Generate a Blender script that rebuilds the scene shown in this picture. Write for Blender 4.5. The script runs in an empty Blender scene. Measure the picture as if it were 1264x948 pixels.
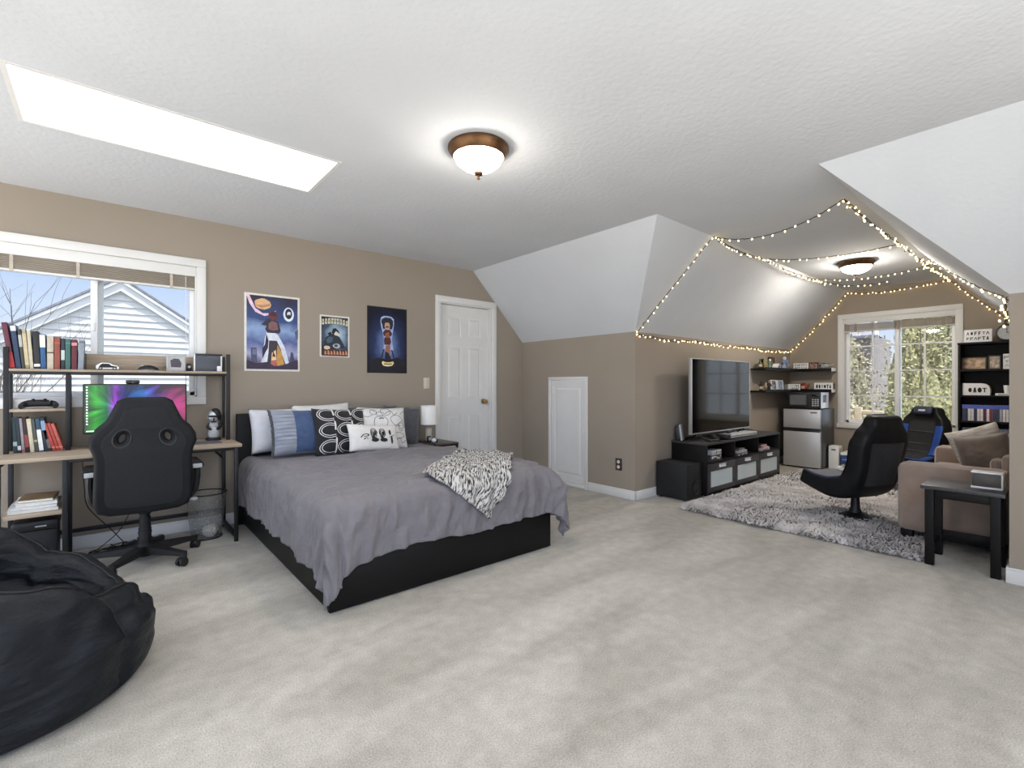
import bpy, bmesh, math, random
from mathutils import Vector, Matrix, Euler, noise
PI = math.pi
random.seed(11)
scene = bpy.context.scene
C = scene.collection

# ------------------------------------------------------------------ helpers
def lin(c):
    return tuple(((v/255.0)/12.92 if v/255.0 <= .04045 else (((v/255.0)+.055)/1.055)**2.4) for v in c)

class MB:
    """collects shapes and links them as one mesh object"""
    def __init__(s):
        s.v = []; s.f = []; s.mi = []
    def add(s, verts, faces, mi=0, M=None):
        o = len(s.v)
        if M is not None:
            verts = [M @ Vector(p) for p in verts]
        s.v += [tuple(p) for p in verts]
        for f in faces:
            s.f.append([i+o for i in f]); s.mi.append(mi)
        return s
    def box(s, c, d, bev=0.0, mi=0, M=None, seg=2):
        x, y, z = d[0]/2, d[1]/2, d[2]/2
        T = Matrix.Translation(c) if M is None else M @ Matrix.Translation(c)
        if bev <= 0:
            v = [(-x,-y,-z),(x,-y,-z),(x,y,-z),(-x,y,-z),(-x,-y,z),(x,-y,z),(x,y,z),(-x,y,z)]
            return s.add(v, [(3,2,1,0),(4,5,6,7),(0,1,5,4),(1,2,6,5),(2,3,7,6),(3,0,4,7)], mi, T)
        bm = bmesh.new(); bmesh.ops.create_cube(bm, size=1)
        for q in bm.verts: q.co = Vector((q.co.x*d[0], q.co.y*d[1], q.co.z*d[2]))
        bmesh.ops.bevel(bm, geom=list(bm.edges), offset=min(bev, .49*min(d)), segments=seg, affect='EDGES', profile=.5)
        bm.verts.index_update()
        s.add([q.co.copy() for q in bm.verts], [[q.index for q in f.verts] for f in bm.faces], mi, T)
        bm.free(); return s
    def bx(s, x0, x1, y0, y1, z0, z1, bev=0.0, mi=0, M=None):
        return s.box(((x0+x1)/2,(y0+y1)/2,(z0+z1)/2), (x1-x0,y1-y0,z1-z0), bev, mi, M)
    def cyl(s, a, b, r0, r1=None, n=16, mi=0, caps=True, M=None):
        r1 = r0 if r1 is None else r1
        a = Vector(a); b = Vector(b); d = (b-a).normalized()
        q = d.to_track_quat('Z', 'Y').to_matrix()
        v = []
        for p, r in ((a, r0), (b, r1)):
            for i in range(n):
                t = 2*PI*i/n
                v.append(p + q @ Vector((r*math.cos(t), r*math.sin(t), 0)))
        f = [(i, (i+1) % n, n+(i+1) % n, n+i) for i in range(n)]
        if caps: f += [list(range(n-1,-1,-1)), list(range(n, 2*n))]
        return s.add(v, f, mi, M)
    def tube(s, pts, r, n=8, mi=0, M=None, closed=False):
        pts = [Vector(p) for p in pts]; m = len(pts)
        rr = r if isinstance(r, (list, tuple)) else [r]*m
        v = []; f = []; prev = None
        for i, p in enumerate(pts):
            if closed: d = (pts[(i+1) % m]-pts[i-1])
            else: d = (pts[min(i+1, m-1)]-pts[max(i-1, 0)])
            d = d.normalized() if d.length > 1e-9 else Vector((0,0,1))
            if prev is None:
                u = d.orthogonal().normalized()
            else:
                u = (prev - d*prev.dot(d))
                u = u.normalized() if u.length > 1e-6 else d.orthogonal().normalized()
            prev = u; w = d.cross(u)
            for k in range(n):
                t = 2*PI*k/n
                v.append(p + (u*math.cos(t)+w*math.sin(t))*rr[i])
        L = m if closed else m-1
        for i in range(L):
            for k in range(n):
                a = i*n+k; b = i*n+(k+1) % n; j = ((i+1) % m)*n
                f.append((a, b, j+(k+1) % n, j+k))
        if not closed:
            f.append(list(range(n-1,-1,-1))); f.append(list(range((m-1)*n, m*n)))
        return s.add(v, f, mi, M)
    def lathe(s, prof, c=(0,0,0), n=24, mi=0, M=None, closed=True):
        v = []; f = []
        for r, z in prof:
            for i in range(n):
                t = 2*PI*i/n
                v.append((c[0]+r*math.cos(t), c[1]+r*math.sin(t), c[2]+z))
        for k in range(len(prof)-1):
            for i in range(n):
                f.append((k*n+i, k*n+(i+1) % n, (k+1)*n+(i+1) % n, (k+1)*n+i))
        if closed:
            f.append(list(range(n-1,-1,-1))); f.append(list(range((len(prof)-1)*n, len(prof)*n)))
        return s.add(v, f, mi, M)
    def prism(s, poly, z0, z1, mi=0, M=None):
        n = len(poly)
        v = [(p[0],p[1],z0) for p in poly]+[(p[0],p[1],z1) for p in poly]
        f = [list(range(n-1,-1,-1)), list(range(n,2*n))]+[(i,(i+1)%n,n+(i+1)%n,n+i) for i in range(n)]
        return s.add(v, f, mi, M)
    def ball(s, c, r, n=10, mi=0, M=None):
        rx, ry, rz = r if isinstance(r, (list, tuple)) else (r, r, r)
        v = [(c[0],c[1],c[2]-rz)]; m = max(4, n//2)
        for k in range(1, m):
            ph = -PI/2+PI*k/m
            for i in range(n):
                t = 2*PI*i/n
                v.append((c[0]+rx*math.cos(ph)*math.cos(t), c[1]+ry*math.cos(ph)*math.sin(t), c[2]+rz*math.sin(ph)))
        v.append((c[0],c[1],c[2]+rz)); f = []
        for i in range(n): f.append((0, 1+(i+1)%n, 1+i))
        for k in range(m-2):
            for i in range(n):
                a = 1+k*n+i; b = 1+k*n+(i+1)%n
                f.append((a, b, b+n, a+n))
        o = 1+(m-2)*n
        for i in range(n): f.append((o+i, o+(i+1)%n, len(v)-1))
        return s.add(v, f, mi, M)
    def grid(s, fn, nu, nv, mi=0, wrap_u=False, M=None):
        v = []; f = []
        for j in range(nv+1):
            for i in range(nu if wrap_u else nu+1):
                v.append(fn(i/nu, j/nv))
        w = nu if wrap_u else nu+1
        for j in range(nv):
            for i in range(nu):
                a = j*w+i; b = j*w+((i+1) % nu if wrap_u else i+1)
                f.append((a, b, b+w, a+w))
        return s.add(v, f, mi, M)
    def build(s, name, mats, parent=None, sharp=35, smooth=True):
        me = bpy.data.meshes.new(name)
        me.from_pydata(s.v, [], s.f)
        mats = mats if isinstance(mats, (list, tuple)) else [mats]
        for m in mats: me.materials.append(m)
        if len(mats) > 1: me.polygons.foreach_set('material_index', s.mi)
        bm = bmesh.new(); bm.from_mesh(me)
        bmesh.ops.recalc_face_normals(bm, faces=bm.faces)
        bm.to_mesh(me); bm.free()
        if smooth:
            me.polygons.foreach_set('use_smooth', [True]*len(me.polygons))
            me.set_sharp_from_angle(angle=math.radians(sharp))
        me.update()
        o = bpy.data.objects.new(name, me); C.objects.link(o)
        if parent is not None: o.parent = parent
        return o

def tag(o, label, cat, group=None):
    o['label'] = label; o['category'] = cat
    if group: o['group'] = group
    return o
def thing(name, label, cat, loc=(0,0,0), rotz=0.0, group=None):
    o = bpy.data.objects.new(name, None); C.objects.link(o)
    o.empty_display_size = .1
    o.location = loc; o.rotation_euler = (0,0,rotz)
    return tag(o, label, cat, group)
def struct(o):
    o['kind'] = 'structure'; return o
def sroot(name, loc=(0,0,0)):
    o = bpy.data.objects.new(name, None); C.objects.link(o); o.location = loc
    return struct(o)
def dup(root, loc, rot=None, label=None, group=None):
    r = root.copy(); C.objects.link(r); r.location = loc
    if rot is not None: r.rotation_euler = rot
    if label: r['label'] = label
    if group: r['group'] = group
    for ch in list(root.children):
        c = ch.copy(); C.objects.link(c); c.parent = r
        for g in list(ch.children):
            d = g.copy(); C.objects.link(d); d.parent = c
    return r
def plate(name, outline, holes, thick, bevel, mat, parent=None, M=None, res=3):
    """a flat plate with holes and rounded edges, lying in xy, centred on z=0"""
    cu = bpy.data.curves.new(name+'_c', 'CURVE'); cu.dimensions = '2D'; cu.fill_mode = 'BOTH'
    for pl in [outline]+holes:
        sp = cu.splines.new('POLY'); sp.points.add(len(pl)-1)
        for i, p in enumerate(pl): sp.points[i].co = (p[0], p[1], 0, 1)
        sp.use_cyclic_u = True
    cu.extrude = max(thick/2-bevel, .0005); cu.bevel_depth = bevel; cu.bevel_resolution = res
    t = bpy.data.objects.new(name+'_c', cu); C.objects.link(t)
    dg = bpy.context.evaluated_depsgraph_get(); dg.update()
    me = bpy.data.meshes.new_from_object(t.evaluated_get(dg))
    bpy.data.objects.remove(t); bpy.data.curves.remove(cu)
    if M is not None: me.transform(M)
    me.name = name; me.materials.clear(); me.materials.append(mat)
    bm = bmesh.new(); bm.from_mesh(me); bmesh.ops.remove_doubles(bm, verts=bm.verts, dist=1e-5)
    bmesh.ops.recalc_face_normals(bm, faces=bm.faces); bm.to_mesh(me); bm.free()
    me.polygons.foreach_set('use_smooth', [True]*len(me.polygons)); me.set_sharp_from_angle(angle=math.radians(40))
    o = bpy.data.objects.new(name, me); C.objects.link(o)
    if parent is not None: o.parent = parent
    return o
def text_mesh(name, body, size, mat, parent, M, extrude=.0006):
    cu = bpy.data.curves.new(name+'_c', 'FONT'); cu.body = body; cu.size = size
    cu.align_x = 'CENTER'; cu.align_y = 'CENTER'; cu.extrude = extrude
    t = bpy.data.objects.new(name+'_c', cu); C.objects.link(t)
    dg = bpy.context.evaluated_depsgraph_get(); dg.update()
    me = bpy.data.meshes.new_from_object(t.evaluated_get(dg))
    bpy.data.objects.remove(t); bpy.data.curves.remove(cu)
    me.transform(M); me.materials.clear(); me.materials.append(mat); me.name = name
    o = bpy.data.objects.new(name, me); C.objects.link(o); o.parent = parent
    return o
def spline(pts, n=8, closed=False):
    """Catmull-Rom through points"""
    P = [Vector(p) for p in pts]; m = len(P); out = []
    rng = range(m) if closed else range(m-1)
    for i in rng:
        if closed: p0,p1,p2,p3 = P[i-1],P[i],P[(i+1)%m],P[(i+2)%m]
        else: p0,p1,p2,p3 = P[max(i-1,0)],P[i],P[i+1],P[min(i+2,m-1)]
        for k in range(n):
            t = k/n
            out.append(.5*((2*p1)+(p2-p0)*t+(2*p0-5*p1+4*p2-p3)*t*t+(3*p1-p0-3*p2+p3)*t**3))
    if not closed: out.append(P[-1])
    return out
def nz(x, y=0.0, z=0.0): return noise.noise(Vector((x, y, z)))
def rotx(a): return Matrix.Rotation(a, 4, 'X')
def roty(a): return Matrix.Rotation(a, 4, 'Y')
def rotz(a): return Matrix.Rotation(a, 4, 'Z')
def tr(x, y, z): return Matrix.Translation((x, y, z))

# ------------------------------------------------------------------ materials
def mat(name, rgb, rough=.6, metal=0.0, vary=None, bump=None, spec=.5, sheen=0.0, emit=None, stretch=None, coat=0.0):
    """rgb in 0-255. vary=(scale, rgb2, lo, hi); bump=(scale, strength, distance)"""
    m = bpy.data.materials.new(name); m.use_nodes = True
    nt = m.node_tree; b = nt.nodes['Principled BSDF']
    b.inputs['Base Color'].default_value = (*lin(rgb), 1)
    b.inputs['Roughness'].default_value = rough; b.inputs['Metallic'].default_value = metal
    b.inputs['Specular IOR Level'].default_value = spec
    b.inputs['Sheen Weight'].default_value = sheen
    b.inputs['Coat Weight'].default_value = coat
    if emit:
        b.inputs['Emission Color'].default_value = (*lin(emit[0]), 1); b.inputs['Emission Strength'].default_value = emit[1]
    co = None
    if vary or bump:
        tc = nt.nodes.new('ShaderNodeTexCoord'); co = tc.outputs['Object']
        if stretch:
            mp = nt.nodes.new('ShaderNodeMapping'); mp.inputs['Scale'].default_value = stretch
            nt.links.new(co, mp.inputs['Vector']); co = mp.outputs['Vector']
    if vary:
        n = nt.nodes.new('ShaderNodeTexNoise'); n.inputs['Scale'].default_value = vary[0]; n.inputs['Detail'].default_value = 6
        nt.links.new(co, n.inputs['Vector'])
        r = nt.nodes.new('ShaderNodeValToRGB')
        r.color_ramp.elements[0].position = vary[2] if len(vary) > 2 else .35
        r.color_ramp.elements[1].position = vary[3] if len(vary) > 3 else .65
        r.color_ramp.elements[0].color = (*lin(rgb), 1); r.color_ramp.elements[1].color = (*lin(vary[1]), 1)
        nt.links.new(n.outputs['Fac'], r.inputs['Fac']); nt.links.new(r.outputs['Color'], b.inputs['Base Color'])
    if bump:
        n = nt.nodes.new('ShaderNodeTexNoise'); n.inputs['Scale'].default_value = bump[0]; n.inputs['Detail'].default_value = 5
        nt.links.new(co, n.inputs['Vector'])
        q = nt.nodes.new('ShaderNodeBump'); q.inputs['Strength'].default_value = bump[1]
        q.inputs['Distance'].default_value = bump[2] if len(bump) > 2 else .01
        nt.links.new(n.outputs['Fac'], q.inputs['Height']); nt.links.new(q.outputs['Normal'], b.inputs['Normal'])
    return m
_cm = {}
def col(rgb, rough=.6, metal=0.0):
    k = (tuple(rgb), rough, metal)
    if k not in _cm:
        j = tuple(min(255, int(c*1.12)+4) for c in rgb)
        _cm[k] = mat('paint_%d_%d_%d' % tuple(rgb), rgb, rough, metal, vary=(30, j, .3, .7))
    return _cm[k]

M_wall = mat('taupe_wall_paint', (156,145,132), .85, vary=(1.2,(160,149,136)), bump=(160,.12,.002), spec=.25)
M_ceil = mat('white_ceiling_texture', (206,209,214), .9, vary=(2.,(210,213,218)), bump=(38,.42,.006), spec=.2)
M_trim = mat('white_trim_paint', (222,221,218), .45, vary=(3,(227,226,224)))
M_door = mat('white_door_paint', (222,221,219), .5, vary=(3,(228,227,225)))
M_vinyl = mat('white_window_vinyl', (238,239,240), .35, vary=(3,(243,243,243)))
M_blk = mat('black_metal', (25,25,27), .45, .3, vary=(20,(33,33,35)))
M_blkwood = mat('black_brown_wood', (13,12,12), .5, vary=(6,(20,18,17),.3,.7), bump=(30,.08,.002), stretch=(1,1,6), spec=.22)
M_espresso = mat('espresso_wood', (52,50,53), .45, vary=(9,(64,61,63),.3,.7), stretch=(1,6,1), bump=(40,.06,.002))
M_oak = mat('washed_oak', (178,162,142), .55, vary=(7,(150,132,112),.3,.75), stretch=(.6,8,8), bump=(60,.08,.002))
M_plastic = mat('black_plastic', (20,20,22), .4, vary=(30,(26,26,28)))
M_plasticm = mat('matte_black_plastic', (22,22,24), .6, vary=(30,(28,28,30)))
M_leather = mat('black_leatherette', (19,20,22), .5, vary=(14,(25,26,29)), bump=(140,.12,.002), spec=.25)
M_mesh_fab = mat('black_mesh_fabric', (15,16,19), .8, vary=(120,(23,24,27)), bump=(320,.3,.002), sheen=.06)
M_blue_l = mat('blue_leatherette', (32,66,140), .4, vary=(14,(40,76,152)), bump=(140,.1,.002))
M_silver = mat('brushed_silver', (206,207,208), .36, .7, vary=(60,(190,191,192)), stretch=(1,1,20))
M_steel = mat('stainless_steel', (192,193,195), .38, .5, vary=(40,(204,204,206)), stretch=(1,1,24))
M_chrome = mat('chrome', (215,215,218), .12, 1.0, vary=(40,(222,222,224)))
M_bronze = mat('bronze_metal', (92,66,44), .38, .8, vary=(18,(118,86,58)))
M_brass = mat('antique_brass', (176,146,98), .28, .9, vary=(18,(190,162,116)))
M_white = mat('white_plastic', (236,236,236), .4, vary=(20,(241,241,241)))
M_grayp = mat('light_grey_plastic', (176,178,180), .45, vary=(20,(186,188,190)))
M_ivory = mat('ivory_plastic', (206,196,176), .45, vary=(20,(212,203,184)))
M_paper = mat('white_paper', (232,230,224), .8, vary=(60,(220,216,208)))
M_pages = mat('book_pages', (222,212,190), .85, vary=(120,(206,194,170)), stretch=(6,1,1))
M_black = mat('flat_black', (18,18,19), .6, vary=(40,(22,22,23)))
M_ink = mat('black_ink', (26,26,30), .7, vary=(40,(32,32,36)))
M_inkg = mat('grey_ink', (98,99,102), .8, vary=(40,(110,111,114)))
M_sofa = mat('taupe_sofa_fabric', (142,124,112), .9, vary=(9,(154,136,124)), bump=(260,.25,.002), sheen=.3)
M_glassf = mat('frosted_glass', (188,200,202), .35, vary=(4,(200,210,212)), spec=.6)
M_screen = mat('dark_screen', (9,9,10), .07, vary=(4,(11,11,12)), spec=.7)
M_cord = mat('black_cord', (22,22,23), .55, vary=(30,(28,28,29)))

def glass_mat(name, tint=(246,248,249), refl=1.0):
    m = bpy.data.materials.new(name); m.use_nodes = True; nt = m.node_tree
    nt.nodes.remove(nt.nodes['Principled BSDF']); out = nt.nodes['Material Output']
    t = nt.nodes.new('ShaderNodeBsdfTransparent'); t.inputs[0].default_value = (*lin(tint), 1)
    g = nt.nodes.new('ShaderNodeBsdfGlossy'); g.inputs['Roughness'].default_value = .02
    fr = nt.nodes.new('ShaderNodeFresnel'); fr.inputs['IOR'].default_value = 1.3
    mx = nt.nodes.new('ShaderNodeMixShader')
    nt.links.new(fr.outputs[0], mx.inputs[0]); nt.links.new(t.outputs[0], mx.inputs[1]); nt.links.new(g.outputs[0], mx.inputs[2])
    nt.links.new(mx.outputs[0], out.inputs['Surface'])
    return m
M_glass = glass_mat('window_glass')
def wire_mesh_mat():
    # see-through woven wire of a mesh bin
    m = bpy.data.materials.new('wire_mesh'); m.use_nodes = True; nt = m.node_tree; b = nt.nodes['Principled BSDF']
    b.inputs['Base Color'].default_value = (*lin((150,150,148)), 1); b.inputs['Metallic'].default_value = .3; b.inputs['Roughness'].default_value = .45
    tc = nt.nodes.new('ShaderNodeTexCoord'); ck = nt.nodes.new('ShaderNodeTexNoise'); ck.inputs['Scale'].default_value = 170
    nt.links.new(tc.outputs['Object'], ck.inputs['Vector'])
    r = nt.nodes.new('ShaderNodeMapRange'); r.inputs[1].default_value = .35; r.inputs[2].default_value = .65; r.inputs[3].default_value = .05; r.inputs[4].default_value = .7
    nt.links.new(ck.outputs['Fac'], r.inputs[0]); nt.links.new(r.outputs[0], b.inputs['Alpha'])
    return m
M_wire = wire_mesh_mat()

def carpet_mat():
    m = bpy.data.materials.new('beige_carpet'); m.use_nodes = True; nt = m.node_tree; b = nt.nodes['Principled BSDF']
    b.inputs['Roughness'].default_value = .95; b.inputs['Specular IOR Level'].default_value = .1; b.inputs['Sheen Weight'].default_value = .2
    tc = nt.nodes.new('ShaderNodeTexCoord')
    def nse(sc, det, vec=None, dist=0.):
        n = nt.nodes.new('ShaderNodeTexNoise'); n.inputs['Scale'].default_value = sc; n.inputs['Detail'].default_value = det
        n.inputs['Distortion'].default_value = dist
        nt.links.new(vec or tc.outputs['Object'], n.inputs['Vector']); return n.outputs['Fac']
    mp = nt.nodes.new('ShaderNodeMapping'); mp.inputs['Rotation'].default_value = (0,0,.5); mp.inputs['Scale'].default_value = (.8,2.6,1)
    nt.links.new(tc.outputs['Object'], mp.inputs['Vector'])
    big = nse(.9, 4, mp.outputs['Vector'], .8); mid = nse(14, 5); fine = nse(170, 3)
    def ramp(fac, lo, hi, a, c):
        r = nt.nodes.new('ShaderNodeValToRGB'); r.color_ramp.elements[0].position = lo; r.color_ramp.elements[1].position = hi
        r.color_ramp.elements[0].color = (*lin(a), 1); r.color_ramp.elements[1].color = (*lin(c), 1)
        nt.links.new(fac, r.inputs['Fac']); return r.outputs['Color']
    base = ramp(big, .38, .62, (192,186,174), (220,214,203))
    def mul(c1, c2, fac):
        x = nt.nodes.new('ShaderNodeMix'); x.data_type = 'RGBA'; x.blend_type = 'MULTIPLY'; x.inputs[0].default_value = fac
        nt.links.new(c1, x.inputs[6]); nt.links.new(c2, x.inputs[7]); return x.outputs[2]
    c = mul(base, ramp(mid, .3, .7, (226,226,224), (255,255,255)), .8)
    c = mul(c, ramp(fine, .3, .7, (196,194,190), (255,255,255)), .8)
    nt.links.new(c, b.inputs['Base Color'])
    bp = nt.nodes.new('ShaderNodeBump'); bp.inputs['Strength'].default_value = .6; bp.inputs['Distance'].default_value = .008
    nt.links.new(fine, bp.inputs['Height']); nt.links.new(bp.outputs['Normal'], b.inputs['Normal'])
    return m
M_carpet = carpet_mat()
LAMP1, LAMP2, BULB = 38.0, 92.0, 3.2
SKY, SUN, EXPO = .95, 6.4, 0.89
SKY_LOW = (176,180,186); SUNSIDE = 2.4
# ------------------------------------------------------------------ the room
YB, XK, XC, YT, YR, XW, H, HK = 4.472, 3.957, 3.2, 2.80, .25, 7.87, 2.44, 1.66
YC0, YC1 = 2.066, .985          # creases of the dormer's flat ceiling
XL, YN = -1.7, -1.0             # the room goes on behind the camera to here
T = .16
def wall_y(name, quads, y, t, m=M_wall):      # prisms in (x,z) between y and y+t
    b = MB()
    for q in quads: b.prism(q, 0, 1, M=Matrix(((1,0,0,0),(0,0,t,y),(0,1,0,0),(0,0,0,1))))
    return struct(b.build(name, m, smooth=False))
def wall_x(name, quads, x, t, m=M_wall):      # prisms in (y,z) between x and x+t
    b = MB()
    for q in quads: b.prism(q, 0, 1, M=Matrix(((0,0,t,x),(1,0,0,0),(0,1,0,0),(0,0,0,1))))
    return struct(b.build(name, m, smooth=False))
def R(a0, a1, z0, z1): return [(a0,z0),(a1,z0),(a1,z1),(a0,z1)]

W1 = (-.615, .535, 1.045, 2.062)     # window 1 opening (x0,x1,z0,z1)
D1 = (2.765, 3.465, 2.04)            # door opening
wall_y('wall_back', [R(XL-T,W1[0],0,H+.05), R(W1[0],W1[1],0,W1[2]), R(W1[0],W1[1],W1[3],H+.05), R(W1[1],D1[0],0,H+.05),
       [(D1[0],D1[2]),(D1[1],D1[2]),(D1[1],H-.78*(D1[1]-XC)/(XK-XC)+.05),(XC,H+.05),(D1[0],H+.05)],
       [(D1[1],0),(XK+T,0),(XK+T,HK-.1),(D1[1],H-.78*(D1[1]-XC)/(XK-XC)+.05)]], YB, T)
A2 = (3.44, 3.965, .03, 1.19)         # access hatch opening (y0,y1,z0,z1)
wall_x('wall_knee', [R(YT,A2[0],0,HK), R(A2[1],YB,0,HK), R(A2[0],A2[1],0,A2[2]), R(A2[0],A2[1],A2[3],HK)], XK, T)
wall_y('wall_alcove', [R(XK+T,XW,0,HK), ], YT, T)
W2 = (.945, 2.11, .60, 2.05)
hs = HK+.02+(YT-2.11)*.78/(YT-YC0); hs2 = HK+.02+(.945-YR)*.78/(YC1-YR)         # window 2 opening (y0,y1,z0,z1)
wall_x('wall_far', [R(YR-T,W2[0],0,HK), R(W2[1],YT+T,0,HK), R(W2[0],W2[1],0,W2[2]),
       [(W2[1],HK),(YT+.02,HK),(W2[1],hs)], [(YR-.02,HK),(W2[0],HK),(W2[0],hs2)],
       [(W2[0],W2[3]),(W2[1],W2[3]),(W2[1],hs),(YC0,H+.02),(YC1,H+.02),(W2[0],hs2)]], XW, T)
wall_y('wall_alcove_right', [R(XK+T,XW,0,HK)], YR-T, T)
wall_y('light_block_wall', [R(2.7,XK,0,H+.05)], YN-T, T)  # unseen partial wall, added to keep light off the near slope
struct(MB().bx(-8,XL-.6,-7,7,-.22,-.02).bx(XL-.6,6,-7,YN-.6,-.22,-.02).build('bounce_slab', mat('pale_bounce_slab',(214,212,208),.85,vary=(1.5,(222,220,216))), smooth=False))  # pale unseen slab, added outside to bounce sunlight up to the ceiling
wall_x('wall_right', [R(YN,YR,0,HK)], XK, T)

SK = (-.315, 1.03, 2.80, 3.345)      # skylight hole
b = MB()
def fq(x0,x1,y0,y1): b.add([(x0,y0,H),(x1,y0,H),(x1,y1,H),(x0,y1,H)], [(0,1,2,3)])
fq(XL,SK[0],YN,YB); fq(SK[1],XC,YN,YB); fq(SK[0],SK[1],YN,SK[2]); fq(SK[0],SK[1],SK[3],YB)
fq(XC,XW,YC1,YC0)
b.add([(XC,YB,H),(XK,YB,HK),(XK,YT,HK),(XC,YC0,H)], [(0,1,2,3)])
b.add([(XK,YT,HK),(XW,YT,HK),(XW,YC0,H),(XC,YC0,H)], [(0,1,2,3)])
b.add([(XK,YR,HK),(XW,YR,HK),(XW,YC1,H),(XC,YC1,H)], [(0,1,2,3)])
b.add([(XC,YC1,H),(XK,YR,HK),(XK,YN,HK),(XC,YN,H)], [(0,1,2,3)])
cl = struct(b.build('ceiling', M_ceil, smooth=False))
struct(MB().bx(XL-.6, XW+T, YN-.6, YB+T, -.2, 0).build('floor', M_carpet, smooth=False))

# skylight: white shaft rim and an opal diffuser panel set just above the ceiling
sk = sroot('window_3')
rim = MB()
x0,x1,y0,y1 = SK
for q in ((x0-.02,x0,y0-.02,y1+.02),(x1,x1+.02,y0-.02,y1+.02),(x0,x1,y0-.02,y0),(x0,x1,y1,y1+.02)):
    rim.bx(*q, H-.002, H+.03)
rim.build('skylight_shaft', M_trim, sk)
mo = bpy.data.materials.new('opal_acrylic'); mo.use_nodes = True
nt = mo.node_tree; nt.nodes.remove(nt.nodes['Principled BSDF'])
tl = nt.nodes.new('ShaderNodeBsdfTranslucent'); tl.inputs[0].default_value = (.93,.94,.95,1)
df = nt.nodes.new('ShaderNodeBsdfDiffuse'); df.inputs[0].default_value = (.9,.9,.9,1)
mx = nt.nodes.new('ShaderNodeMixShader'); mx.inputs[0].default_value = .25
nt.links.new(tl.outputs[0], mx.inputs[1]); nt.links.new(df.outputs[0], mx.inputs[2])
nt.links.new(mx.outputs[0], nt.nodes['Material Output'].inputs['Surface'])
pn = MB(); pn.add([(x0,y0,H+.006),(x1,y0,H+.006),(x1,y1,H+.006),(x0,y1,H+.006)], [(0,1,2,3)])
pn.build('diffuser', mo, sk, smooth=False)

# baseboards
def bb(name, x0, x1, y0, y1):
    b = MB().bx(x0, x1, y0, y1, 0, .075, .004); b.bx(x0, x1, y0, y1, .07, .09, .006)
    struct(b.build(name, M_trim))
bb('baseboard_back', XL, D1[0]-.07, YB-.014, YB+.002)
bb('baseboard_back_corner', D1[1]+.07, XK, YB-.014, YB+.002)
bb('baseboard_knee', XK-.014, XK+.002, YT-.014, A2[0]-.04)
bb('baseboard_knee_corner', XK-.014, XK+.002, A2[1]+.035, YB)
bb('baseboard_alcove', XK-.014, XW, YT-.014, YT+.002)
bb('baseboard_far', XW-.014, XW+.002, YR, YT)
bb('baseboard_right', XK-.014, XK+.002, YN, YR+.014)
bb('baseboard_alcove_right', XK, XW, YR-.002, YR+.014)

# ---- window 1 (slider in the back wall)
def blinds_mat():
    return mat('tan_blind_slats', (186,174,158), .6, vary=(8,(200,189,174)), stretch=(.5,.5,8))
M_blind = blinds_mat()
w = sroot('window_1')
x0,x1,z0,z1 = W1; yf = YB
b = MB(); cw = .062
b.bx(x0-cw,x1+cw,yf-.018,yf,z1,z1+cw,.004); b.bx(x0-cw,x1+cw,yf-.018,yf,z0-cw,z0,.004)
b.bx(x0-cw,x0,yf-.018,yf,z0,z1,.004); b.bx(x1,x1+cw,yf-.018,yf,z0,z1,.004)
b.build('casing', M_trim, w)
b = MB()
b.bx(x0,x0+.01,yf,yf+T-.002,z0,z1); b.bx(x1-.01,x1,yf,yf+T-.002,z0,z1); b.bx(x0,x1,yf,yf+T-.002,z0,z0+.01); b.bx(x0,x1,yf,yf+T-.002,z1-.01,z1)
b.build('jamb', M_trim, w)
def sash_y(a0, a1, c0, c1, y, fw, name, root):
    s = MB()
    s.bx(a0,a1,y,y+.04,c0,c0+fw,.004); s.bx(a0,a1,y,y+.04,c1-fw,c1,.004)
    s.bx(a0,a0+fw,y,y+.04,c0,c1,.004); s.bx(a1-fw,a1,y,y+.04,c0,c1,.004)
    o = s.build(name, M_vinyl, root)
    MB().bx(a0+fw,a1-fw,y+.017,y+.021,c0+fw,c1-fw).build('pane', M_glass, o, smooth=False)
    return o
sash_y(x0,-.02,z0,z1,yf+.10,.04,'sash',w)
so = sash_y(-.092,x1,z0,z1,yf+.055,.04,'sash',w)
MB().box((-.074,yf+.05,1.55),(.014,.02,.06),.003).build('latch', M_vinyl, so)

bl = thing('window_blind','raised tan slatted blind with white valance in the window above the desk','blind',(x0,yf-.005,1.88))
L = x1-x0
MB().bx(.006,L-.006,.0,.02,.105,.18,.004).build('valance', M_trim, bl)
sl = MB()
for k in range(10):
    sl.box((L/2, .035, .022+k*.0095), (L-.03, .048, .0035), .001, M=tr(0,nz(k*3.1)*.003,0))
sl.build('slats', M_blind, bl)
MB().bx(.012,L-.012,.012,.06,0,.016,.004).build('bottom_rail', M_trim, bl)
for q in (.12,.4,.86): MB().bx(L*q-.009,L*q+.009,.0072,.009,.0,.112).build('ladder_tape', M_blind, bl)
cd = MB().tube([(L-.07,.0,.1),(L-.068,-.002,-.3),(L-.07,-.004,-1.05)],.0022,6); cd.ball((L-.07,-.004,-1.07),(.006,.006,.014),8)
cd.build('pull_cord', M_trim, bl)
MB().tube([(.07,.0,.1),(.071,.002,-.2),(.07,.002,-.4)],.0025,6).build('tilt_wand', M_grayp, bl)

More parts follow.
